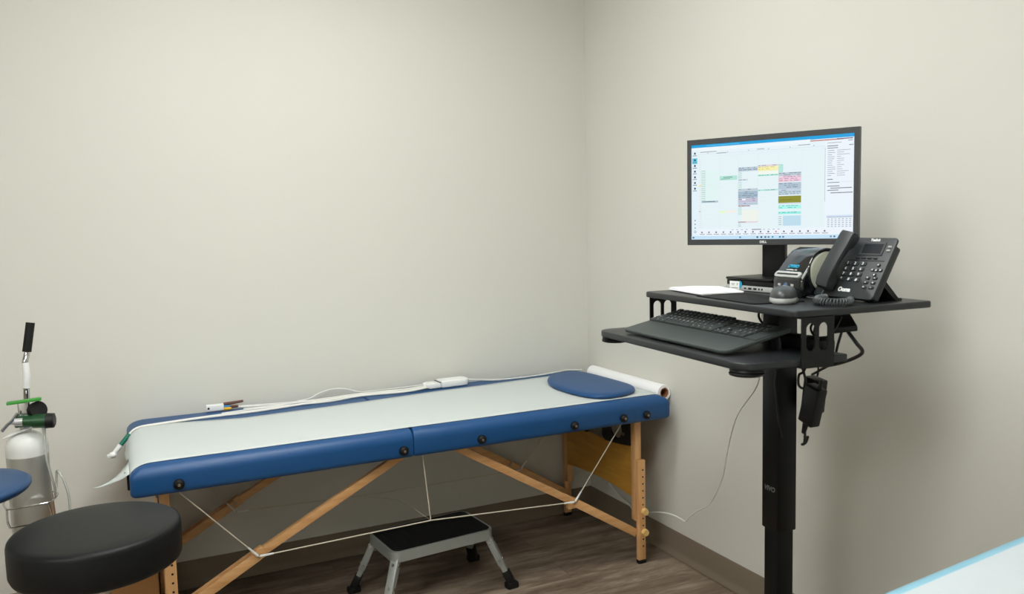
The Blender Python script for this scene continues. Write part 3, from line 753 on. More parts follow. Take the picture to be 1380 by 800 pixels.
# slotted side brackets
def bracket(x, s):
    b = B()
    y0, y1, zlo, zhi = 0.018, 0.104, 0.994, ZD
    xa, xb = x - s * 0.0, x + s * 0.004
    def P(poly): b.prism([(y - 0.2, z) for y, z in poly], min(xa, xb), max(xa, xb), 'x')
    holes = [(0.029, 0.054), (0.063, 0.088)]
    hz0, hz1 = 1.030, 1.090
    P([(y0, zlo), (y1, zlo), (y1, hz0), (y0, hz0)]); P([(y0, hz1), (y1, hz1), (y1, zhi), (y0, zhi)])
    ys = [y0, holes[0][0], holes[0][1], holes[1][0], holes[1][1], y1]
    for a, c in ((ys[0], ys[1]), (ys[2], ys[3]), (ys[4], ys[5])): P([(a, hz0), (c, hz0), (c, hz1), (a, hz1)])
    for (ha, hc) in holes:      # rounded hole ends
        rr = (hc - ha) / 2; cy = (ha + hc) / 2
        for (zz, sg) in ((hz1, 1), (hz0, -1)):
            for q in (-1, 1):
                pts = [(cy + q * rr, zz)]
                for k in range(7):
                    a = PI / 2 * k / 6
                    pts.append((cy + q * rr * math.cos(a), zz - sg * rr + sg * rr * math.sin(a)))
                # corner fillet: corner, along arc
                b.prism([(y - 0.2, z) for y, z in ([(cy + q * rr, zz)] + [(cy + q * rr * math.cos(PI / 2 * k / 6), zz - sg * rr + sg * rr * math.sin(PI / 2 * k / 6)) for k in range(7)])], min(xa, xb), max(xa, xb), 'x')
    # returns: top flange under the desktop and lip under the tray
    b.box(K_(x - s * 0.012, 0.061, ZD - 0.0015), (0.028, 0.086, 0.003)); b.box(K_(x - s * 0.012, 0.061, zlo + 0.0015), (0.030, 0.086, 0.003))
    return obj('bracket', b, BLACKM, desk, smooth=False)
bracket(0.301, 1); bracket(-0.301, -1)
CXd, CYd = 0.012, 0.205
obj('upper_column', B().box(K_(CXd, CYd, 0.80), (0.060, 0.060, 0.566), bev=0.003), BLACKM, desk)
obj('lower_column', B().box(K_(CXd, CYd, 0.29), (0.051, 0.051, 0.50), bev=0.003), BLACKM, desk)
b = B().box(K_(CXd + 0.02, CYd, 1.0905), (0.10, 0.12, 0.024))
obj('mounting_frame', b, BLACKM, desk, smooth=False)
b = B()
mt = M.Translation(K_(CXd, CYd - 0.0306, 0.625)) @ M.Rotation(PI / 2, 4, 'X')
b.text('VIVO', 0.018, mt, 0.0003, 0.25, 0.0004)
obj('lettering', b, mat('grey_print', (120, 124, 126), 0.5, noise=0.02), desk, smooth=False, label='small grey slanted lettering')
b = B().box(K_(0, CYd, 0.055), (0.42, 0.05, 0.03), bev=0.004)
for s in (-1, 1): b.box(K_(s * 0.20, CYd - 0.06, 0.055), (0.05, 0.42, 0.03), bev=0.004)
obj('base', b, BLACKM, desk)
for sx in (-1, 1):
    for sy in (-1, 1):
        x, y = sx * 0.20, CYd - 0.06 + sy * 0.185
        obj('caster', B().cone(K_(x, y, 0.05), K_(x, y, 0.03), 0.009, seg=12).cone(K_(x - 0.011, y, 0.021), K_(x + 0.011, y, 0.021), 0.021, seg=24), BLACKP, desk)

# ------------------------------------------------------------------ keyboard
KB = thing('keyboard', 'black full-size keyboard with palm rest on the lower desk tray', 'keyboard', W(-0.024, -0.01, TRAY), TH)
tilt = math.radians(11.5)
KT = M.Translation((0, -0.090, 0.004)) @ M.Rotation(tilt, 4, 'X')
b = B(); b.T = KT
b.prism(rrect(-0.226, 0.0, 0.226, 0.185, (0.012, 0.012, 0.022, 0.022), 5), 0.0, 0.008, 'z', bev=0.0025, seg=2)
b.box((0, 0.135, 0.008), (0.445, 0.098, 0.004))
obj('case', b, KEYB, KB)
for s in (-1, 1):
    b = B().box((s * 0.19, 0.075, 0.014), (0.030, 0.006, 0.028), rot=Euler((math.radians(12), 0, 0)), bev=0.001)
    obj('kickstand', b, DKGREY, KB)
rows_ = [
    (0.1795, [('E', 1)] + [(None, .45)] + [(c, .93) for c in ('F1', 'F2', 'F3', 'F4')] + [(None, .30)] + [(c, .93) for c in ('F5', 'F6', 'F7', 'F8')] + [(None, .30)] + [(c, .93) for c in ('F9', 'F0', 'F1', 'F2')]),
    (0.1605, [(c, 1) for c in '`1234567890-='] + [('<', 2)]),
    (0.1435, [('T', 1.5)] + [(c, 1) for c in 'QWERTYUIOP[]'] + [('\\', 1.5)]),
    (0.1265, [('C', 1.75)] + [(c, 1) for c in 'ASDFGHJKL;\''] + [('E', 2.25)]),
    (0.1095, [('S', 2.25)] + [(c, 1) for c in 'ZXCVBNM,./'] + [('S', 2.75)]),
    (0.0925, [('c', 1.25), ('w', 1.25), ('a', 1.25), ('', 6.25), ('a', 1.25), ('w', 1.25), ('c', 1.25), ('f', 1.25)])]
U = 0.0187
def key(x, y, w_, ch):
    b = B(); b.T = KT
    b.box((x + w_ * U / 2, y, 0.0118), (w_ * U - 0.0028, 0.0142, 0.0056), bev=0.0014, seg=1)
    if ch:
        b.mi = 1
        b.text(ch, 0.0064 if len(ch) == 1 else 0.0045, M.Translation((x + w_ * U / 2 - (0.0 if w_ < 1.2 else 0.006), y + 0.0022, 0.0149)), 0.0001, 0, 0.00015)
    obj('key', b, [KEYC, LEGEND], KB, smooth=False)
for (y, ks) in rows_:
    x = -0.220
    for ch, w_ in ks:
        if ch is not None: key(x, y, w_, ch)
        x += w_ * U
x1 = -0.220 + 15 * U + 0.006
for (y, ks) in ((0.1605, 'IHP'), (0.1435, 'DEN')):
    for k, ch in enumerate(ks): key(x1 + k * U, y, 1, ch)
for k, ch in enumerate('<v>'): key(x1 + k * U, 0.0925, 1, ch)
key(x1 + U, 0.1095, 1, '^')
x2 = x1 + 3 * U + 0.006
for (y, ks) in ((0.1605, 'N/*-'), (0.1435, '789+'), (0.1265, '456'), (0.1095, '123')):
    for k, ch in enumerate(ks):
        key(x2 + k * U * 0.94, y, 0.94, ch)
key(x2, 0.0925, 1.88, '0'); key(x2 + 2 * 0.94 * U, 0.0925, 0.94, '.')

# ------------------------------------------------------------------ things on the desktop
# thin black pad
mp = obj('mouse_pad', B().prism(rrect(-0.13, -0.072, 0.13, 0.072, 0.014), 0, 0.003, 'z', bev=0.001), BLACKR, loc=W(0.028, 0.094, ZT), rotz=TH + math.radians(-4))
tag(mp, 'thin black rounded pad lying at the front edge of the desktop', 'mouse pad')
# papers
def sheet(z, dx, dy, rot, label):
    q = [(-0.120, -0.052), (0.087, -0.092), (0.105, 0.026), (-0.070, 0.080), (-0.118, 0.03)]
    b = B()
    n = len(q)
    lo = [b.bm.verts.new((p[0], p[1], 0)) for p in q]; hi = [b.bm.verts.new((p[0], p[1], 0.0016)) for p in q]
    b.bm.faces.new(lo); b.bm.faces.new(hi)
    for i in range(n): b.bm.faces.new((lo[i], lo[(i + 1) % n], hi[(i + 1) % n], hi[i]))
    o = obj('paper_sheets', b, WHITEP, loc=W(-0.176 + dx, 0.128 + dy, z), rotz=TH + math.radians(rot), smooth=False)
    tag(o, label, 'paper', 'loose papers on the desktop')
sheet(ZT + 0.0032, 0.0, 0.0, 2, 'bottom sheets of the white paper pile at the left end of the desktop')
sheet(ZT + 0.0049, 0.004, 0.002, -1, 'middle sheets of the white paper pile at the left end of the desktop')
sheet(ZT + 0.0066, -0.002, 0.004, 1, 'top sheets of the white paper pile at the left end of the desktop')

# mini computer
PCZ = 0.031
pc = thing('mini_computer', 'flat black and silver mini computer under the monitor foot', 'computer', W(-0.136, 0.300, ZT), TH + math.radians(5))
b = B().box((0, 0, 0.0225), (0.176, 0.160, 0.015), bev=0.002).box((0, 0.003, 0.009), (0.174, 0.154, 0.012))
obj('case', b, BLACKP, pc)
b = B().box((0, -0.0815, 0.0085), (0.176, 0.004, 0.0135), bev=0.001)
fp = obj('front_strip', b, LTGREY, pc, label='silver lower front strip')
for x, w_, h_ in ((0.0, 0.008, 0.004), (0.018, 0.012, 0.005), (0.037, 0.012, 0.005), (0.052, 0.005, 0.005), (0.063, 0.005, 0.005)):
    obj('port', B().box((x - 0.012, -0.0836, 0.0085), (w_, 0.0006, h_)), BLACKR, fp, smooth=False)
b = B(); b.box((-0.052, -0.0842, 0.0145), (0.038, 0.0005, 0.023)); b.mi = 1
b.prism([(-0.033 + 0.010 * math.cos(a), 0.0175 + 0.010 * math.sin(a)) for a in [-PI / 2 + PI * k / 12 for k in range(13)]], -0.0845, -0.0840, 'y')
b.mi = 2
b.text('V', 0.011, M.Translation((-0.042, -0.0846, 0.0175)) @ M.Rotation(PI / 2, 4, 'X'), 0.0001, 0.2)
b.box((-0.058, -0.0845, 0.019), (0.014, 0.0002, 0.0012)); b.box((-0.058, -0.0845, 0.0155), (0.010, 0.0002, 0.0012)); b.box((-0.052, -0.0845, 0.0075), (0.026, 0.0002, 0.0012))
obj('sticker', b, [WHITEPL, CYANL, DKGREY], pc, smooth=False, label='white sticker with a blue rounded end')

# monitor
ma = math.radians(32.8)
mon = thing('computer_monitor', 'black flat computer monitor showing a lit appointment schedule above the desk', 'monitor', W(-0.127, 0.300, ZT + PCZ), TH + ma)
zb_, zt2 = 1.2425 - ZT - PCZ, 1.5325 - ZT - PCZ
yf = -0.0535; hw = 0.226
b = B(); b.T = M.Rotation(-ma + math.radians(5), 4, 'Z')
b.prism([(x, y) for x, y in rrect(-0.098, -0.088, 0.080, 0.072, 0.012)], 0.0, 0.006, 'z', bev=0.002)
obj('foot_plate', b, BLACKP, mon)
b = B().box((0, 0.006, 0.10), (0.062, 0.026, 0.196), bev=0.004).box((0, -0.012, 0.17), (0.09, 0.030, 0.09), bev=0.004)
obj('stand_neck', b, BLACKP, mon)
# casing: bezel frame + back
sx0, sx1, sz0, sz1 = -hw + 0.0115, hw - 0.0125, zb_ + 0.0155, zt2 - 0.0145
b = B()
for (x0, x1, z0, z1) in ((-hw, sx0, zb_, zt2), (sx1, hw, zb_, zt2), (sx0, sx1, zb_, sz0), (sx0, sx1, sz1, zt2)):
    b.box(((x0 + x1) / 2, yf + 0.009, (z0 + z1) / 2), (x1 - x0, 0.018, z1 - z0))
bmesh.ops.remove_doubles(b.bm, verts=b.bm.verts[:], dist=1e-6)
obj('bezel', b, BEZEL, mon, smooth=False)
b = B().prism([(x, z) for x, z in rrect(-hw + 0.003, zb_ + 0.003, hw - 0.003, zt2 - 0.003, 0.006)], yf + 0.010, yf + 0.030, 'y', bev=0.006).box((0, yf + 0.036, (zb_ + zt2) / 2), (0.30, 0.022, 0.19), bev=0.008)
obj('back_shell', b, BLACKP, mon)
b = B(); b.text('DELL', 0.0085, M.Translation((-0.012, yf - 0.0003, zb_ + 0.0078)) @ M.Rotation(PI / 2, 4, 'X'), 0.0002, 0, 0.0003)
obj('logo_lettering', b, LEGEND, mon, smooth=False, label='small white maker lettering')

# the display image: flat panel of coloured cells
cells = []
def cell(u0, v0, u1, v1, rgb): cells.append((u0, v0, u1, v1, rgb))
BGC = (228, 242, 246)
cell(0, 0, 1, 1, (228, 241, 246))
cell(0, 0, 1, 0.034, (16, 160, 222))
cell(0.10, 0.010, 0.32, 0.018, (90, 190, 232)); cell(0.955, 0.008, 0.985, 0.02, (60, 150, 230))
cell(0.75, 0.043, 0.94, 0.052, (190, 92, 84)); cell(0.90, 0.040, 0.992, 0.050, (120, 96, 120))
cell(0.0, 0.03, 0.75, 0.07, (236, 244, 248))
cell(0.045, 0.10, 0.838, 0.895, BGC)
cell(0, 0.055, 0.044, 0.955, (226, 240, 248))
# side bar icons
for i, v in enumerate((0.085, 0.155, 0.215, 0.275, 0.335, 0.395, 0.455)):
    if i == 1: cell(0.005, v - 0.018, 0.040, v + 0.042, (94, 200, 228))
    cell(0.018, v - 0.008, 0.029, v + 0.012, (40, 50, 60)); cell(0.010, v + 0.022, 0.036, v + 0.029, (110, 122, 134))
for v in (0.79, 0.83, 0.87): cell(0.020, v, 0.027, v + 0.014, (120, 130, 140))
for (u0, v0, du, dv) in ((0.015, 0.915, 0.006, 0.006), (0.021, 0.905, 0.006, 0.006), (0.027, 0.915, 0.006, 0.006), (0.021, 0.925, 0.006, 0.006)): cell(u0, v0, u0 + du, v0 + dv, (90, 60, 70))
# headings
for (u0, v, u1) in ((0.06, 0.075, 0.17), (0.17, 0.095, 0.235), (0.43, 0.085, 0.475), (0.68, 0.075, 0.75)): cell(u0, v, u1, v + 0.007, (150, 160, 168))
cell(0.045, 0.103, 0.838, 0.105, (196, 206, 214)); cell(0.045, 0.125, 0.838, 0.1265, (206, 216, 224))
for u in (0.11, 0.24, 0.375, 0.50, 0.63, 0.77): cell(u, 0.088, u + 0.004, 0.096, (120, 128, 136))
for u in (0.068, 0.19, 0.31, 0.436, 0.563, 0.70): cell(u, 0.127, u + 0.001, 0.895, (212, 226, 232))
for k in range(36): cell(0.05, 0.15 + k * 0.0205, 0.066, 0.154 + k * 0.0205, (206, 218, 228))
for k in range(40): cell(0.068, 0.14 + k * 0.0185, 0.838, 0.1412 + k * 0.0185, (214, 230, 236))
for k in range(16):
    cell(0.068, 0.275 + k * 0.0205, 0.096, 0.281 + k * 0.0205, (150, 206, 176)); cell(0.096, 0.275 + k * 0.0205, 0.18, 0.2895 + k * 0.0205, (222, 243, 240))
cell(0.05, 0.425, 0.066, 0.437, (250, 226, 130)); cell(0.068, 0.592, 0.18, 0.612, (178, 196, 206)); cell(0.075, 0.598, 0.16, 0.604, (90, 104, 116))
cell(0.05, 0.70, 0.062, 0.705, (120, 130, 140)); cell(0.19, 0.700, 0.226, 0.725, (226, 246, 200)); cell(0.226, 0.700, 0.30, 0.722, (240, 236, 226))
# column blocks
cell(0.190, 0.340, 0.305, 0.385, (178, 228, 214)); cell(0.215, 0.352, 0.275, 0.358, (90, 120, 116)); cell(0.20, 0.368, 0.26, 0.373, (110, 140, 136))
def busy(u0, u1, v0, v1, base, dark=(96, 112, 124), step=0.019):
    cell(u0, v0, u1, v1, base); v = v0 + 0.004
    while v < v1 - 0.006:
        a = u0 + 0.003
        while a < u1 - 0.02:
            l = random.uniform(0.008, 0.03)
            if random.random() < 0.72: cell(a, v, min(a + l, u1 - 0.002), v + 0.006, tuple(int(d + (x - d) * random.uniform(0, .5)) for d, x in zip(dark, base)))
            a += l + random.uniform(0.003, 0.012)
        v += step
busy(0.312, 0.436, 0.262, 0.303, (184, 200, 214)); busy(0.437, 0.562, 0.250, 0.264, (222, 206, 214)); busy(0.437, 0.562, 0.266, 0.310, (244, 238, 176), (196, 186, 100))
cell(0.437, 0.312, 0.562, 0.345, (238, 246, 236)); busy(0.437, 0.562, 0.347, 0.362, (176, 232, 218), (90, 160, 140))
busy(0.312, 0.375, 0.383, 0.398, (206, 218, 226))
for k in range(6): cell(0.312, 0.31 + k * 0.012, 0.335, 0.314 + k * 0.012, (150, 200, 190))
for k in range(5): cell(0.312, 0.41 + k * 0.014, 0.335, 0.414 + k * 0.014, (150, 206, 180))
busy(0.312, 0.436, 0.482, 0.505, (190, 204, 214)); busy(0.312, 0.436, 0.507, 0.578, (164, 184, 204)); busy(0.312, 0.436, 0.580, 0.622, (196, 190, 212)); busy(0.312, 0.436, 0.624, 0.648, (184, 200, 216)); busy(0.312, 0.39, 0.650, 0.664, (204, 180, 194), (110, 70, 84))
cell(0.336, 0.585, 0.36, 0.60, (240, 244, 250))
for k in range(6): cell(0.312, 0.672 + k * 0.014, 0.335, 0.676 + k * 0.014, (140, 206, 190))
cell(0.336, 0.700, 0.442, 0.812, (236, 242, 234)); cell(0.312, 0.818, 0.436, 0.830, (228, 206, 214)); cell(0.312, 0.820, 0.36, 0.826, (120, 90, 104))
for k in range(3): cell(0.312, 0.84 + k * 0.014, 0.330, 0.844 + k * 0.014, (140, 190, 200))
busy(0.437, 0.562, 0.497, 0.512, (176, 226, 214), (100, 150, 140))
for k in range(6): cell(0.564, 0.255 + k * 0.014, 0.592, 0.264 + k * 0.014, (150, 220, 200))
busy(0.564, 0.700, 0.338, 0.372, (188, 200, 212)); busy(0.564, 0.700, 0.374, 0.432, (236, 204, 222), (150, 100, 130)); busy(0.564, 0.700, 0.440, 0.505, (178, 196, 212)); busy(0.564, 0.700, 0.507, 0.560, (190, 206, 222))
cell(0.564, 0.572, 0.700, 0.640, (138, 140, 40)); cell(0.564, 0.594, 0.70, 0.598, (156, 150, 60)); cell(0.575, 0.606, 0.65, 0.612, (120, 116, 30))
busy(0.564, 0.700, 0.643, 0.652, (206, 214, 226)); busy(0.564, 0.700, 0.662, 0.700, (166, 244, 236), (90, 170, 160)); busy(0.564, 0.700, 0.728, 0.752, (150, 238, 230), (60, 140, 140))
cell(0.592, 0.768, 0.700, 0.868, (188, 220, 236))
for k in range(5): cell(0.566, 0.775 + k * 0.020, 0.584, 0.780 + k * 0.020, (120, 160, 160))
# right-hand panel
cell(0.838, 0.06, 0.998, 0.895, (234, 242, 250)); cell(0.836, 0.12, 0.840, 0.64, (196, 206, 212))
for (u0, v, u1, c) in ((0.85, 0.075, 0.93, 180), (0.85, 0.105, 0.91, 110), (0.85, 0.125, 0.91, 120), (0.965, 0.062, 0.99, 140), (0.97, 0.105, 0.995, 130)): cell(u0, v, u1, v + 0.007, (c, c + 6, c + 14))
for k in range(13):
    cell(0.852, 0.150 + k * 0.020, 0.852 + random.uniform(0.02, 0.045), 0.155 + k * 0.020, (150, 158, 170)); cell(0.905, 0.150 + k * 0.020, 0.905 + random.uniform(0.02, 0.075), 0.155 + k * 0.020, (160, 168, 180))
for (u0, v, u1) in ((0.852, 0.425, 0.882), (0.852, 0.455, 0.92), (0.852, 0.490, 0.92), (0.87, 0.51, 0.99), (0.852, 0.53, 0.915), (0.87, 0.555, 0.995)): cell(u0, v, u1, v + 0.008, (120, 130, 144))
cell(0.85, 0.455, 0.995, 0.457, (196, 210, 226)); cell(0.85, 0.775, 0.995, 0.790, (206, 222, 240)); cell(0.85, 0.790, 0.995, 0.796, (150, 166, 190))
for i in range(7):
    for j in range(5): cell(0.854 + i * 0.0205, 0.808 + j * 0.018, 0.866 + i * 0.0205, 0.815 + j * 0.018, (164, 178, 196))
# tool rows and task bar
cell(0.045, 0.895, 1, 0.965, (236, 242, 250))
for u in (0.27, 0.30, 0.33, 0.36, 0.47, 0.50, 0.53, 0.56): cell(u, 0.898, u + 0.014, 0.905, (170, 190, 210))
cell(0.40, 0.897, 0.46, 0.905, (110, 116, 124))
for k in range(17):
    u = 0.055 + k * 0.048
    cell(u + 0.012, 0.918, u + 0.021, 0.932, ((60, 66, 76), (70, 80, 96), (200, 90, 110), (60, 60, 70))[0 if k % 5 else (k // 5) % 4]); cell(u, 0.942, u + 0.036, 0.949, (150, 158, 170))
cell(0, 0.962, 1, 1, (196, 226, 246))
for (u, c) in ((0.008, (60, 70, 90)), (0.32, (30, 140, 180)), (0.43, (50, 56, 66)), (0.455, (30, 36, 44)), (0.48, (70, 90, 120)), (0.50, (110, 120, 140)), (0.525, (40, 150, 190)), (0.57, (20, 130, 170)), (0.59, (90, 120, 150)), (0.87, (120, 130, 150)), (0.89, (90, 100, 120)), (0.93, (130, 150, 170))): cell(u, 0.972, u + 0.011, 0.988, c)
b = B(); lay = b.bm.loops.layers.float_color.new('pix')
SW, SH = sx1 - sx0, sz1 - sz0
for i, (u0, v0, u1, v1, c) in enumerate(cells):
    y = yf + 0.0030 - 0.0000035 * i
    f = b.bm.faces.new([b.bm.verts.new(p) for p in ((sx0 + u0 * SW, y, sz1 - v1 * SH), (sx0 + u1 * SW, y, sz1 - v1 * SH), (sx0 + u1 * SW, y, sz1 - v0 * SH), (sx0 + u0 * SW, y, sz1 - v0 * SH))])
    for l in f.loops: l[lay] = lin(c)
b2 = b
me = bpy.data.meshes.new('screen'); b.bm.to_mesh(me); b.bm.free(); me.materials.append(SCREEN)
so = bpy.data.objects.new('screen', me); COL.objects.link(so); so.parent = mon; so['label'] = 'lit pale screen with a coloured appointment grid'

# label printer
LP = thing('label_printer', 'small black label printer with pale round window behind the mouse', 'label printer', W(0.047, 0.27, ZT), TH)
prof = [(-0.070, 0.002), (-0.073, 0.012), (-0.072, 0.040), (-0.066, 0.052), (-0.050, 0.072), (-0.030, 0.098), (-0.012, 0.113), (0.008, 0.120), (0.028, 0.117), (0.048, 0.104), (0.062, 0.080), (0.068, 0.05), (0.070, 0.02), (0.068, 0.002)]
b = B().prism(prof, -0.056, 0.050, 'x', bev=0.008, seg=3)
obj('housing', b, GLOSS, LP, angle=40)
b = B(); b.box((0, -0.0715, 0.024), (0.088, 0.006, 0.034), bev=0.003)
obj('front_panel', b, mat('dark_gloss_grey', (30, 32, 34), 0.16, noise=0.04, nscale=30), LP)
n_ = V((0, -0.020, 0.016)).normalized()
ang = math.atan2(0.020, 0.016)
b = B(); b.T = M.Translation((-0.004, -0.0665, 0.0545)) @ M.Rotation(math.radians(52), 4, 'X')
b.prism(rrect(-0.046, -0.0085, 0.046, 0.0085, 0.0075), -0.004, 0.0035, 'z', bev=0.0012); b.mi = 1; b.box((0, 0, 0.0036), (0.074, 0.0042, 0.0012))
obj('label_slot', b, [LTGREY, BLACKR], LP, label='silver label slot')
b = B()
for x, rr in ((-0.026, 0.0042), (0.020, 0.0042)): b.box((x, -0.0752, 0.030), (0.010, 0.0012, 0.006), bev=0.0005)
b.mi = 1; b.cone((-0.003, -0.0745, 0.029), (-0.003, -0.0765, 0.029), 0.0075, 0.0068, 20)
obj('button', b, [LTGREY, mat('blue_button', (92, 112, 150), 0.25, metal=0.4, noise=0.05)], LP)
mt = M.Translation((-0.008, -0.0560, 0.0662)) @ M.Rotation(math.radians(51), 4, 'X')
b = B(); b.text('DYMO', 0.0125, M.Translation((-0.004, -0.0492, 0.0745)) @ M.Rotation(math.radians(51), 4, 'X'), 0.0006, 0, 0.0005)
obj('lettering', b, CYANL, LP, smooth=False, label='cyan maker lettering')
b = B(); b.text('LabelWriter 450', 0.0055, M.Translation((-0.004, -0.0560, 0.0662)) @ M.Rotation(math.radians(51), 4, 'X'), 0.0006)
obj('lettering', b, LEGEND, LP, smooth=False, label='small white model lettering')
b = B()
el = [(0.004 + 0.050 * math.cos(a), 0.060 + 0.0505 * math.sin(a)) for a in [2 * PI * k / 40 for k in range(40)]]
b.prism(el, 0.046, 0.0545, 'x', bev=0.003)
obj('side_window', b, PALE, LP, label='pale round side window')
b = B()
el2 = [(0.004 + 0.056 * math.cos(a), 0.060 + 0.0565 * math.sin(a)) for a in [2 * PI * k / 48 for k in range(48)]]
b.tube([(0.0495, y, z) for y, z in el2], 0.0028, 10, 1, closed=True)
obj('window_rim', b, GLOSS, LP)

# mouse
MS = thing('computer_mouse', 'black and grey computer mouse standing before the label printer', 'mouse', W(0.152, 0.098, ZT), TH + math.radians(48))
b = B()
def mring(s, z, dy=0.0):
    return [b.bm.verts.new((0.0305 * s * (1 + 0.08 * math.sin(a)) * math.cos(a), dy + 0.050 * s * math.sin(a), z)) for a in [2 * PI * k / 36 for k in range(36)]]
R1 = [mring(0.95, 0.009), mring(1.0, 0.014), mring(0.97, 0.022), mring(0.88, 0.029, 0.002), mring(0.70, 0.0345, 0.004), mring(0.4, 0.0375, 0.006), mring(0.12, 0.0383, 0.006)]
for A, C in zip(R1, R1[1:]):
    for i in range(36): b.bm.faces.new((A[i], A[(i + 1) % 36], C[(i + 1) % 36], C[i]))
b.bm.faces.new(R1[-1]); b.bm.faces.new(R1[0][::-1])
obj('shell', b, DKGREY, MS, angle=60)
b = B()
R2 = [mring(0.93, 0.0), mring(1.03, 0.003), mring(1.05, 0.008), mring(1.0, 0.0135)]
for A, C in zip(R2, R2[1:]):
    for i in range(36): b.bm.faces.new((A[i], A[(i + 1) % 36], C[(i + 1) % 36], C[i]))
b.bm.faces.new(R2[0][::-1]); b.bm.faces.new(R2[-1])
obj('grip_band', b, LTGREY, MS, angle=60, label='light grey lower band')
obj('scroll_wheel', B().cone((-0.004, 0.030, 0.0300), (0.004, 0.030, 0.0300), 0.008, seg=20), LTGREY, MS)

# desk phone
PH = thing('desk_phone', 'charcoal desk phone with handset and coiled cord at the right of the desktop', 'phone', W(0.193, 0.268, ZT), TH)
sl_ = V((0, 0.075, 0.133)).normalized(); nn = V((0, -0.133, 0.075)).normalized()
PT = M(((1, 0, 0, 0), (0, sl_.y, nn.y, -0.040), (0, sl_.z, nn.z, 0.009), (0, 0, 0, 1)))   # local: x across, y up the slope, z out
PW, PL = 0.0915, 0.156
b = B(); b.T = PT
b.prism(rrect(-PW, 0, PW, PL, (0.010, 0.006, 0.006, 0.010), 4), -0.006, 0.0, 'z', bev=0.002)
b.prism(rrect(-PW + 0.004, 0.004, PW - 0.004, PL - 0.016, 0.006, 4), -0.024, -0.006, 'z', bev=0.003)
obj('body', b, GREYP, PH)
def up_(u, v): return (-PW + u * 2 * PW, PL * (1 - v))
b = B(); b.T = PT
x0, y0 = up_(0.49, 0.30); x1_, y1_ = up_(0.86, 0.08)
b.box(((x0 + x1_) / 2, (y0 + y1_) / 2, 0.0005), (x1_ - x0, y1_ - y0, 0.003), bev=0.0008); b.mi = 1
x0, y0 = up_(0.53, 0.27); x1_, y1_ = up_(0.83, 0.115); b.box(((x0 + x1_) / 2, (y0 + y1_) / 2, 0.0022), (x1_ - x0, y1_ - y0, 0.0008))
obj('display', b, [DKGREY, LCD], PH, smooth=False)
def pkey(u, v, w_, h_, ch, m=GREYP, leg=True):
    b = B(); b.T = PT; x, y = up_(u, v)
    b.box((x, y, 0.0012), (w_, h_, 0.0034), bev=0.001, seg=1)
    if ch:
        b.mi = 1; b.text(ch, h_ * 1.15, M.Translation((x, y, 0.0031)), 0.0001, 0, 0.00025)
    obj('key', b, [m, LEGEND], PH, smooth=False)
for r_, row in enumerate(('123', '456', '789', '*0#')):
    for c_, ch in enumerate(row): pkey(0.385 + c_ * 0.125, 0.445 + r_ * 0.088, 0.0165, 0.0082, ch)
for k in range(4): pkey(0.50 + k * 0.095, 0.345, 0.0125, 0.004, '')
for (du, dv, ch) in ((0, -0.085, '^'), (0, 0.085, 'v'), (-0.075, 0, '<'), (0.075, 0, '>'), (0, 0, 'o')): pkey(0.885 + du * 0.85, 0.535 + dv * 0.9, 0.0085, 0.0065, ch)
for r_ in range(3):
    for c_ in range(2): pkey(0.80 + c_ * 0.115, 0.665 + r_ * 0.075, 0.0125, 0.0065, '\u2022' if (r_ + c_) % 2 else '+')
for v in (0.155, 0.215): pkey(0.935, v, 0.0105, 0.0048, '', LTGREY)
b = B(); b.T = PT; x, y = up_(0.50, 0.875); b.text('Ooma', 0.0145, M.Translation((x, y, 0.0004)), 0.0002, 0, 0.0007)
obj('lettering', b, LEGEND, PH, smooth=False, label='large white maker lettering below the keys')
b = B(); b.T = PT; x, y = up_(0.66, 0.045); b.text('Yealink', 0.0095, M.Translation((x, y, 0.0004)), 0.0002, 0, 0.0004)
obj('lettering', b, LEGEND, PH, smooth=False, label='small white maker lettering at the top')
b = B(); b.T = PT; x, y = up_(0.65, 0.385); b.box((x, y, 0.0003), (0.105, 0.0012, 0.0008)); obj('divider_line', b, BLACKR, PH, smooth=False)
# handset
b = B(); b.T = PT @ M.Translation((-PW + 0.043, 0.014, 0)) @ M.Rotation(math.radians(-10), 4, 'Z') @ M.Diagonal((0.95, 0.83, 0.86, 1))
hp = [(0.0, 0.006), (-0.004, 0.018), (0.0, 0.031), (0.02, 0.039), (0.05, 0.043), (0.09, 0.045), (0.13, 0.045), (0.16, 0.046), (0.170, 0.044), (0.172, 0.030), (0.168, 0.017), (0.158, 0.015), (0.135, 0.017), (0.118, 0.026), (0.085, 0.029), (0.055, 0.026), (0.040, 0.014), (0.030, 0.006)]
b.prism(hp, -0.0225, 0.0225, 'x', bev=0.004, seg=2)
obj('handset', b, GREYP, PH, angle=40)
# rear prop stand
b = B()
for x in (-0.005, 0.068):
    b.prism([(-0.004 + 0.008, 0.068), (0.010, 0.052), (0.0665, 0.0), (0.052, 0.0), (0.0, 0.05)], x - 0.004, x + 0.004, 'x')
b.prism([(0.002, 0.070), (0.008, 0.060), (0.0665, 0.0), (0.0615, 0.0)], -0.009, 0.072, 'x')
b.box((0.03, 0.066, 0.003), (0.08, 0.014, 0.006), bev=0.001)
obj('prop_stand', b, BLACKP, PH, smooth=False)
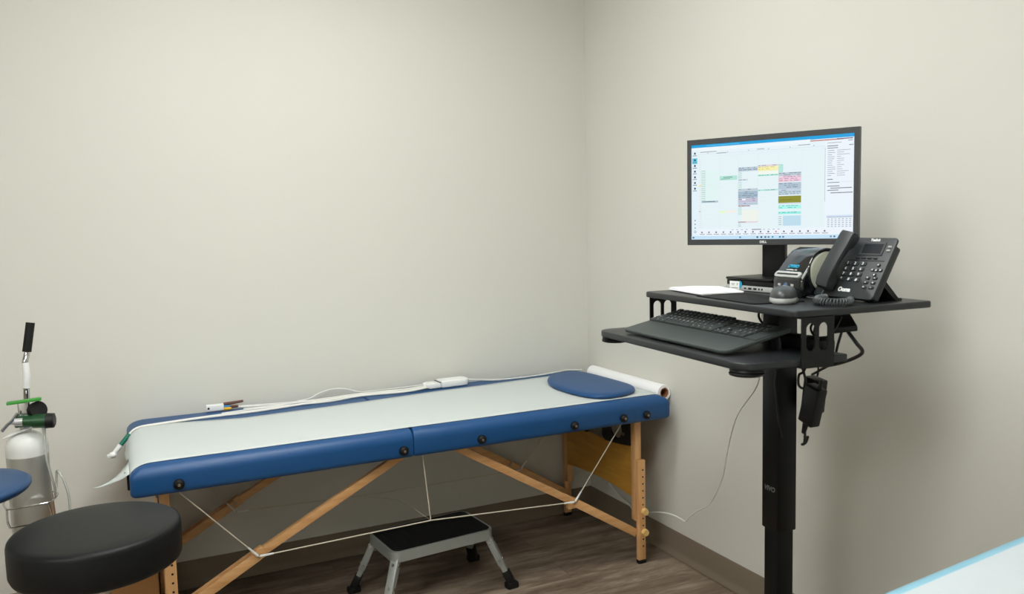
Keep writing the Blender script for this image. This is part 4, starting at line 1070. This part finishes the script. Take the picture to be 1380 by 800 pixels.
# coiled cord: coil on the desktop, straight end up to the handset
b = B()
path = [V(p) for p in ((-0.004, -0.082, 0.010), (0.008, -0.114, 0.010), (0.038, -0.143, 0.010), (0.072, -0.152, 0.010), (0.094, -0.134, 0.010), (0.092, -0.105, 0.010), (0.070, -0.080, 0.010))]
C_ = catmull(path, 14)
tot = len(C_); hel = []
turns = 30
for i in range((tot - 1) * 10):
    f = i / 10; k = int(f); t = f - k
    p = C_[k].lerp(C_[min(k + 1, tot - 1)], t); d = (C_[min(k + 1, tot - 1)] - C_[k]).normalized(); sd = d.cross(V((0, 0, 1)))
    a = 2 * PI * turns * f / (tot - 1)
    hel.append(p + sd * 0.0066 * math.cos(a) + V((0, 0, 1)) * 0.0066 * math.sin(a))
b.tube(hel, 0.0020, 8, 1)
b.tube([(-0.046, -0.048, 0.022), (-0.040, -0.060, 0.012), (-0.022, -0.072, 0.010), hel[0]], 0.0018, 8, 5)
b.tube([hel[-1], (0.040, -0.060, 0.004), (0.0, -0.054, 0.004), (-0.06, -0.068, 0.004), (-0.088, -0.06, 0.004), (-0.093, -0.03, 0.004), (-0.085, 0.0, 0.004), (-0.06, 0.03, 0.004), (-0.02, 0.035, 0.010)], 0.0018, 8, 6)
obj('coiled_cord', b, mat('grey_cord', (74, 80, 82), 0.4, noise=0.05), PH)

# ------------------------------------------------------------------ power bits under the desk
b = B(); b.box((0, 0, 0), (0.105, 0.050, 0.030), bev=0.004, seg=3)
def placed(b, name, loc, rot, m, label, cat, group=None):
    o = obj(name, b, m, loc=loc); o.rotation_euler = rot; tag(o, label, cat, group); return o
def E3(rx, ry, rz): return Euler((rx, ry, rz))
# hanging adapter: long axis vertical, tilted
b = B().box((0, 0, 0), (0.046, 0.030, 0.098), bev=0.004, seg=3).cone((0.010, 0, 0.048), (0.010, 0, 0.072), 0.0055, 0.004, 12).cone((-0.008, 0, -0.048), (-0.008, 0, -0.080), 0.008, 0.0055, 12)
q = W(0.130, 0.205, 0.862)
placed(b, 'power_adapter', q, (0, math.radians(16), TH), BLACKP, 'black power adapter brick hanging by its cord at the right of the desk column', 'power adapter')
b = B().box((0, 0, 0), (0.050, 0.034, 0.085), bev=0.004, seg=3).box((0.004, -0.0172, -0.018), (0.030, 0.0006, 0.030))
placed(b, 'power_adapter', W(0.072, 0.262, 0.872), (0, math.radians(8), TH), BLACKP, 'second black adapter half hidden behind the hanging brick', 'power adapter')
b = B().box((0, 0, 0), (0.100, 0.056, 0.014), bev=0.003, seg=2)
placed(b, 'power_adapter', W(0.218, 0.205, 1.070), (math.radians(8), math.radians(10), TH + math.radians(-35)), BLACKP, 'flat black adapter fixed below the right side of the desktop', 'power adapter')
b = B().box((0, 0, 0.014), (0.17, 0.036, 0.028), bev=0.004, seg=2)
for k in range(4): b.box((-0.065 + k * 0.042, 0, 0.0285), (0.026, 0.024, 0.002))
placed(b, 'power_strip', W(0.182, 0.126, TRAY), (0, 0, TH), BLACKP, 'black power strip at the back of the keyboard tray behind the side bracket', 'power strip')
def cable(pts, r, label, m=BCABLE, name='power_cable', group='black cables under the desk', seg=8):
    Wp = [W(*p) for p in pts]; c0 = Wp[0]
    o = obj(name, B().tube([p - c0 for p in Wp], r, seg, 8), m, loc=c0)
    tag(o, label, 'cable', group); return o
cable([(0.250, 0.195, 1.055), (0.285, 0.185, 1.035), (0.298, 0.190, 1.015), (0.270, 0.182, 0.995), (0.215, 0.178, 0.975), (0.16, 0.19, 0.965), (0.11, 0.22, 0.955)], 0.0042, 'thick black cable looping out below the flat adapter right of the bracket')
cable([(0.205, 0.225, 1.060), (0.200, 0.215, 1.02), (0.205, 0.195, 0.98), (0.17, 0.19, 0.955), (0.10, 0.23, 0.93)], 0.0030, 'thin black cable hanging straight behind the slotted bracket')
cable([(0.145, 0.205, 0.935), (0.148, 0.205, 0.955), (0.146, 0.20, 0.985), (0.135, 0.20, 1.03), (0.13, 0.22, 1.075)], 0.0024, 'thin black cord rising from the top of the hanging brick')
cable([(0.036, 0.172, 0.985), (0.040, 0.171, 0.94), (0.036, 0.1705, 0.90), (0.044, 0.1705, 0.85), (0.0465, 0.175, 0.80), (0.046, 0.185, 0.765)], 0.0022, 'thin black cord running down the face of the desk column')
cable([(0.115, 0.205, 0.782), (0.108, 0.205, 0.765), (0.095, 0.205, 0.757), (0.07, 0.235, 0.754), (0.06, 0.245, 0.80)], 0.0034, 'short black cord curling from the bottom of the hanging brick to the column')
cable([(0.085, 0.215, 0.985), (0.100, 0.21, 0.955), (0.088, 0.212, 0.935), (0.072, 0.214, 0.925), (0.070, 0.215, 0.90), (0.088, 0.214, 0.895), (0.096, 0.213, 0.915), (0.083, 0.214, 0.945), (0.066, 0.215, 0.955)], 0.0032, 'knotted black cord bunched at the top of the desk column')
cable([(0.135, 0.19, 0.985), (0.125, 0.19, 0.972), (0.118, 0.19, 0.965), (0.131, 0.19, 0.966)], 0.0028, 'small black cord end sticking out below the bracket')
cable([(-0.062, 0.22, 1.085), (-0.085, 0.22, 1.070), (-0.088, 0.22, 1.052), (-0.070, 0.22, 1.038), (-0.055, 0.22, 1.05), (-0.056, 0.22, 1.075)], 0.0032, 'black cord loop hanging left of the column between desktop and tray')
cable([(0.20, 0.16, 1.088), (0.205, 0.13, 1.065), (0.225, 0.125, 1.046), (0.245, 0.13, 1.046)], 0.0026, 'black cord seen through the left slot of the bracket')
cable([(0.255, 0.17, 1.090), (0.262, 0.15, 1.07), (0.255, 0.135, 1.05), (0.242, 0.13, 1.046)], 0.0026, 'black cord seen through the right slot of the bracket')
# long white cable down to the wall beside the table leg
wp = [(-0.268, -1.395, 1.095), (-0.262, -1.388, 1.04), (-0.257, -1.380, 1.004), (-0.240, -1.36, 0.92), (-0.235, -1.352, 0.862), (-0.215, -1.310, 0.805), (-0.17, -1.185, 0.70), (-0.125, -1.098, 0.600), (-0.09, -1.035, 0.500), (-0.07, -0.992, 0.420), (-0.055, -0.933, 0.338), (-0.05, -0.892, 0.291), (-0.05, -0.834, 0.253), (-0.05, -0.79, 0.219), (-0.05, -0.764, 0.191), (-0.05, -0.735, 0.190), (-0.05, -0.69, 0.190), (-0.05, -0.62, 0.178), (-0.045, -0.506, 0.140), (-0.03, -0.42, 0.085), (-0.027, -0.40, 0.085), (-0.03, -0.37, 0.125), (-0.03, -0.305, 0.142), (-0.03, -0.23, 0.164), (-0.03, -0.205, 0.19), (-0.028, -0.17, 0.30), (-0.028, -0.12, 0.42), (-0.028, -0.06, 0.52)]
c0 = V(wp[0])
wc = obj('white_cable', B().tube([V(p) - c0 for p in wp], lambda t: 0.0024 + 0.0012 * min(1, max(0, (t - 0.45) * 6)), 8, 8), CABLE, loc=c0)
tag(wc, 'long thin white cable drooping from the desk along the right wall to the table leg', 'cable')

# ------------------------------------------------------------------ foreground treatment couch with underpad
CH = thing('treatment_couch', 'padded couch under the white underpad in the near right foreground corner', 'treatment couch', (-0.76, -2.66, 0), math.radians(5.5))
cw, cd = 0.66, 0.29
obj('cushion', B().box((0, 0, 0.70), (2 * cw, 2 * cd, 0.085), bev=0.02, seg=4), BLUE2, CH)
b = B()
for s in (-1, 1): b.box((0, s * (cd - 0.05), 0.64), (2 * cw - 0.08, 0.04, 0.04), bev=0.003)
for s in (-1, 1): b.box((s * (cw - 0.06), 0, 0.64), (0.04, 2 * cd - 0.1, 0.04), bev=0.003)
obj('frame', b, SILVERP, CH)
for sx in (-1, 1):
    for sy in (-1, 1):
        lg = obj('leg', B().box((sx * (cw - 0.07), sy * (cd - 0.05), 0.32), (0.04, 0.04, 0.62), bev=0.003), SILVERP, CH)
        obj('rubber_foot', B().box((sx * (cw - 0.07), sy * (cd - 0.05), 0.006), (0.045, 0.045, 0.012), bev=0.003), BLACKR, lg)
UP = thing('underpad', 'white disposable underpad with light blue border in the near right foreground', 'underpad', (-0.76, -2.66, 0.7435), math.radians(5.5))
b = B()
nx, ny = 60, 44
uw, ud = 0.62, 0.340
g = []
for i in range(nx + 1):
    col_ = []
    for j in range(ny + 1):
        x = -uw + 2 * uw * i / nx; y = -ud + 2 * ud * j / ny
        z = 0.0035 + max(0.0, 1 - (y / (cd - 0.02)) ** 2) * 0.0018 * math.sin(x * 9 + y * 13) * math.sin(y * 21 + 0.7) + max(0.0, 1 - (y / (cd - 0.02)) ** 2) * 0.0012 * math.sin(x * 31)
        over = abs(y) - (cd - 0.012)
        if over > 0: z -= over * over * 0.6
        col_.append(b.bm.verts.new((x, y, max(z, 0.001) if over <= 0 else z + 0.001)))
    g.append(col_)
for i in range(nx):
    for j in range(ny):
        f = b.bm.faces.new((g[i][j], g[i + 1][j], g[i + 1][j + 1], g[i][j + 1]))
        f.material_index = 1 if j in (0, ny - 1) or i in (0, nx - 1) else 0
up = obj('sheet', b, [PADW, PADB], UP, angle=60)
md = up.modifiers.new('thick', 'SOLIDIFY'); md.thickness = 0.002; md.offset = 1

# ------------------------------------------------------------------ camera, world, view
cam = bpy.data.cameras.new('camera'); co = bpy.data.objects.new('camera', cam); COL.objects.link(co)
f_px, pitch, yaw, roll = 1097.0, 0.0897, 0.4499, -0.0234
fw = V((math.sin(yaw) * math.cos(pitch), math.cos(yaw) * math.cos(pitch), -math.sin(pitch)))
r0 = V((math.cos(yaw), -math.sin(yaw), 0)); u0 = r0.cross(fw)
rt = r0 * math.cos(roll) + u0 * math.sin(roll); upv = -r0 * math.sin(roll) + u0 * math.cos(roll)
mw = M((( rt.x, upv.x, -fw.x, -1.9028), (rt.y, upv.y, -fw.y, -3.1524), (rt.z, upv.z, -fw.z, 1.314), (0, 0, 0, 1)))
co.matrix_world = mw
cam.sensor_fit = 'HORIZONTAL'; cam.sensor_width = 36.0; cam.lens = 36.0 * f_px / 1380.0
cam.clip_start = 0.02; cam.clip_end = 50
cam.dof.use_dof = True; cam.dof.focus_distance = 2.5; cam.dof.aperture_fstop = 5.0
SC.camera = co
w = bpy.data.worlds.new('room_air'); SC.world = w; w.use_nodes = True
w.node_tree.nodes['Background'].inputs[0].default_value = (0.9, 0.93, 1.0, 1); w.node_tree.nodes['Background'].inputs[1].default_value = 0.3
SC.view_settings.view_transform = 'Standard'; SC.view_settings.look = 'None'; SC.view_settings.gamma = 1.0; SC.view_settings.use_curve_mapping = False
SC.view_settings.exposure = 0.0
SC.cycles.max_bounces = 10; SC.cycles.diffuse_bounces = 6; SC.cycles.use_denoising = True
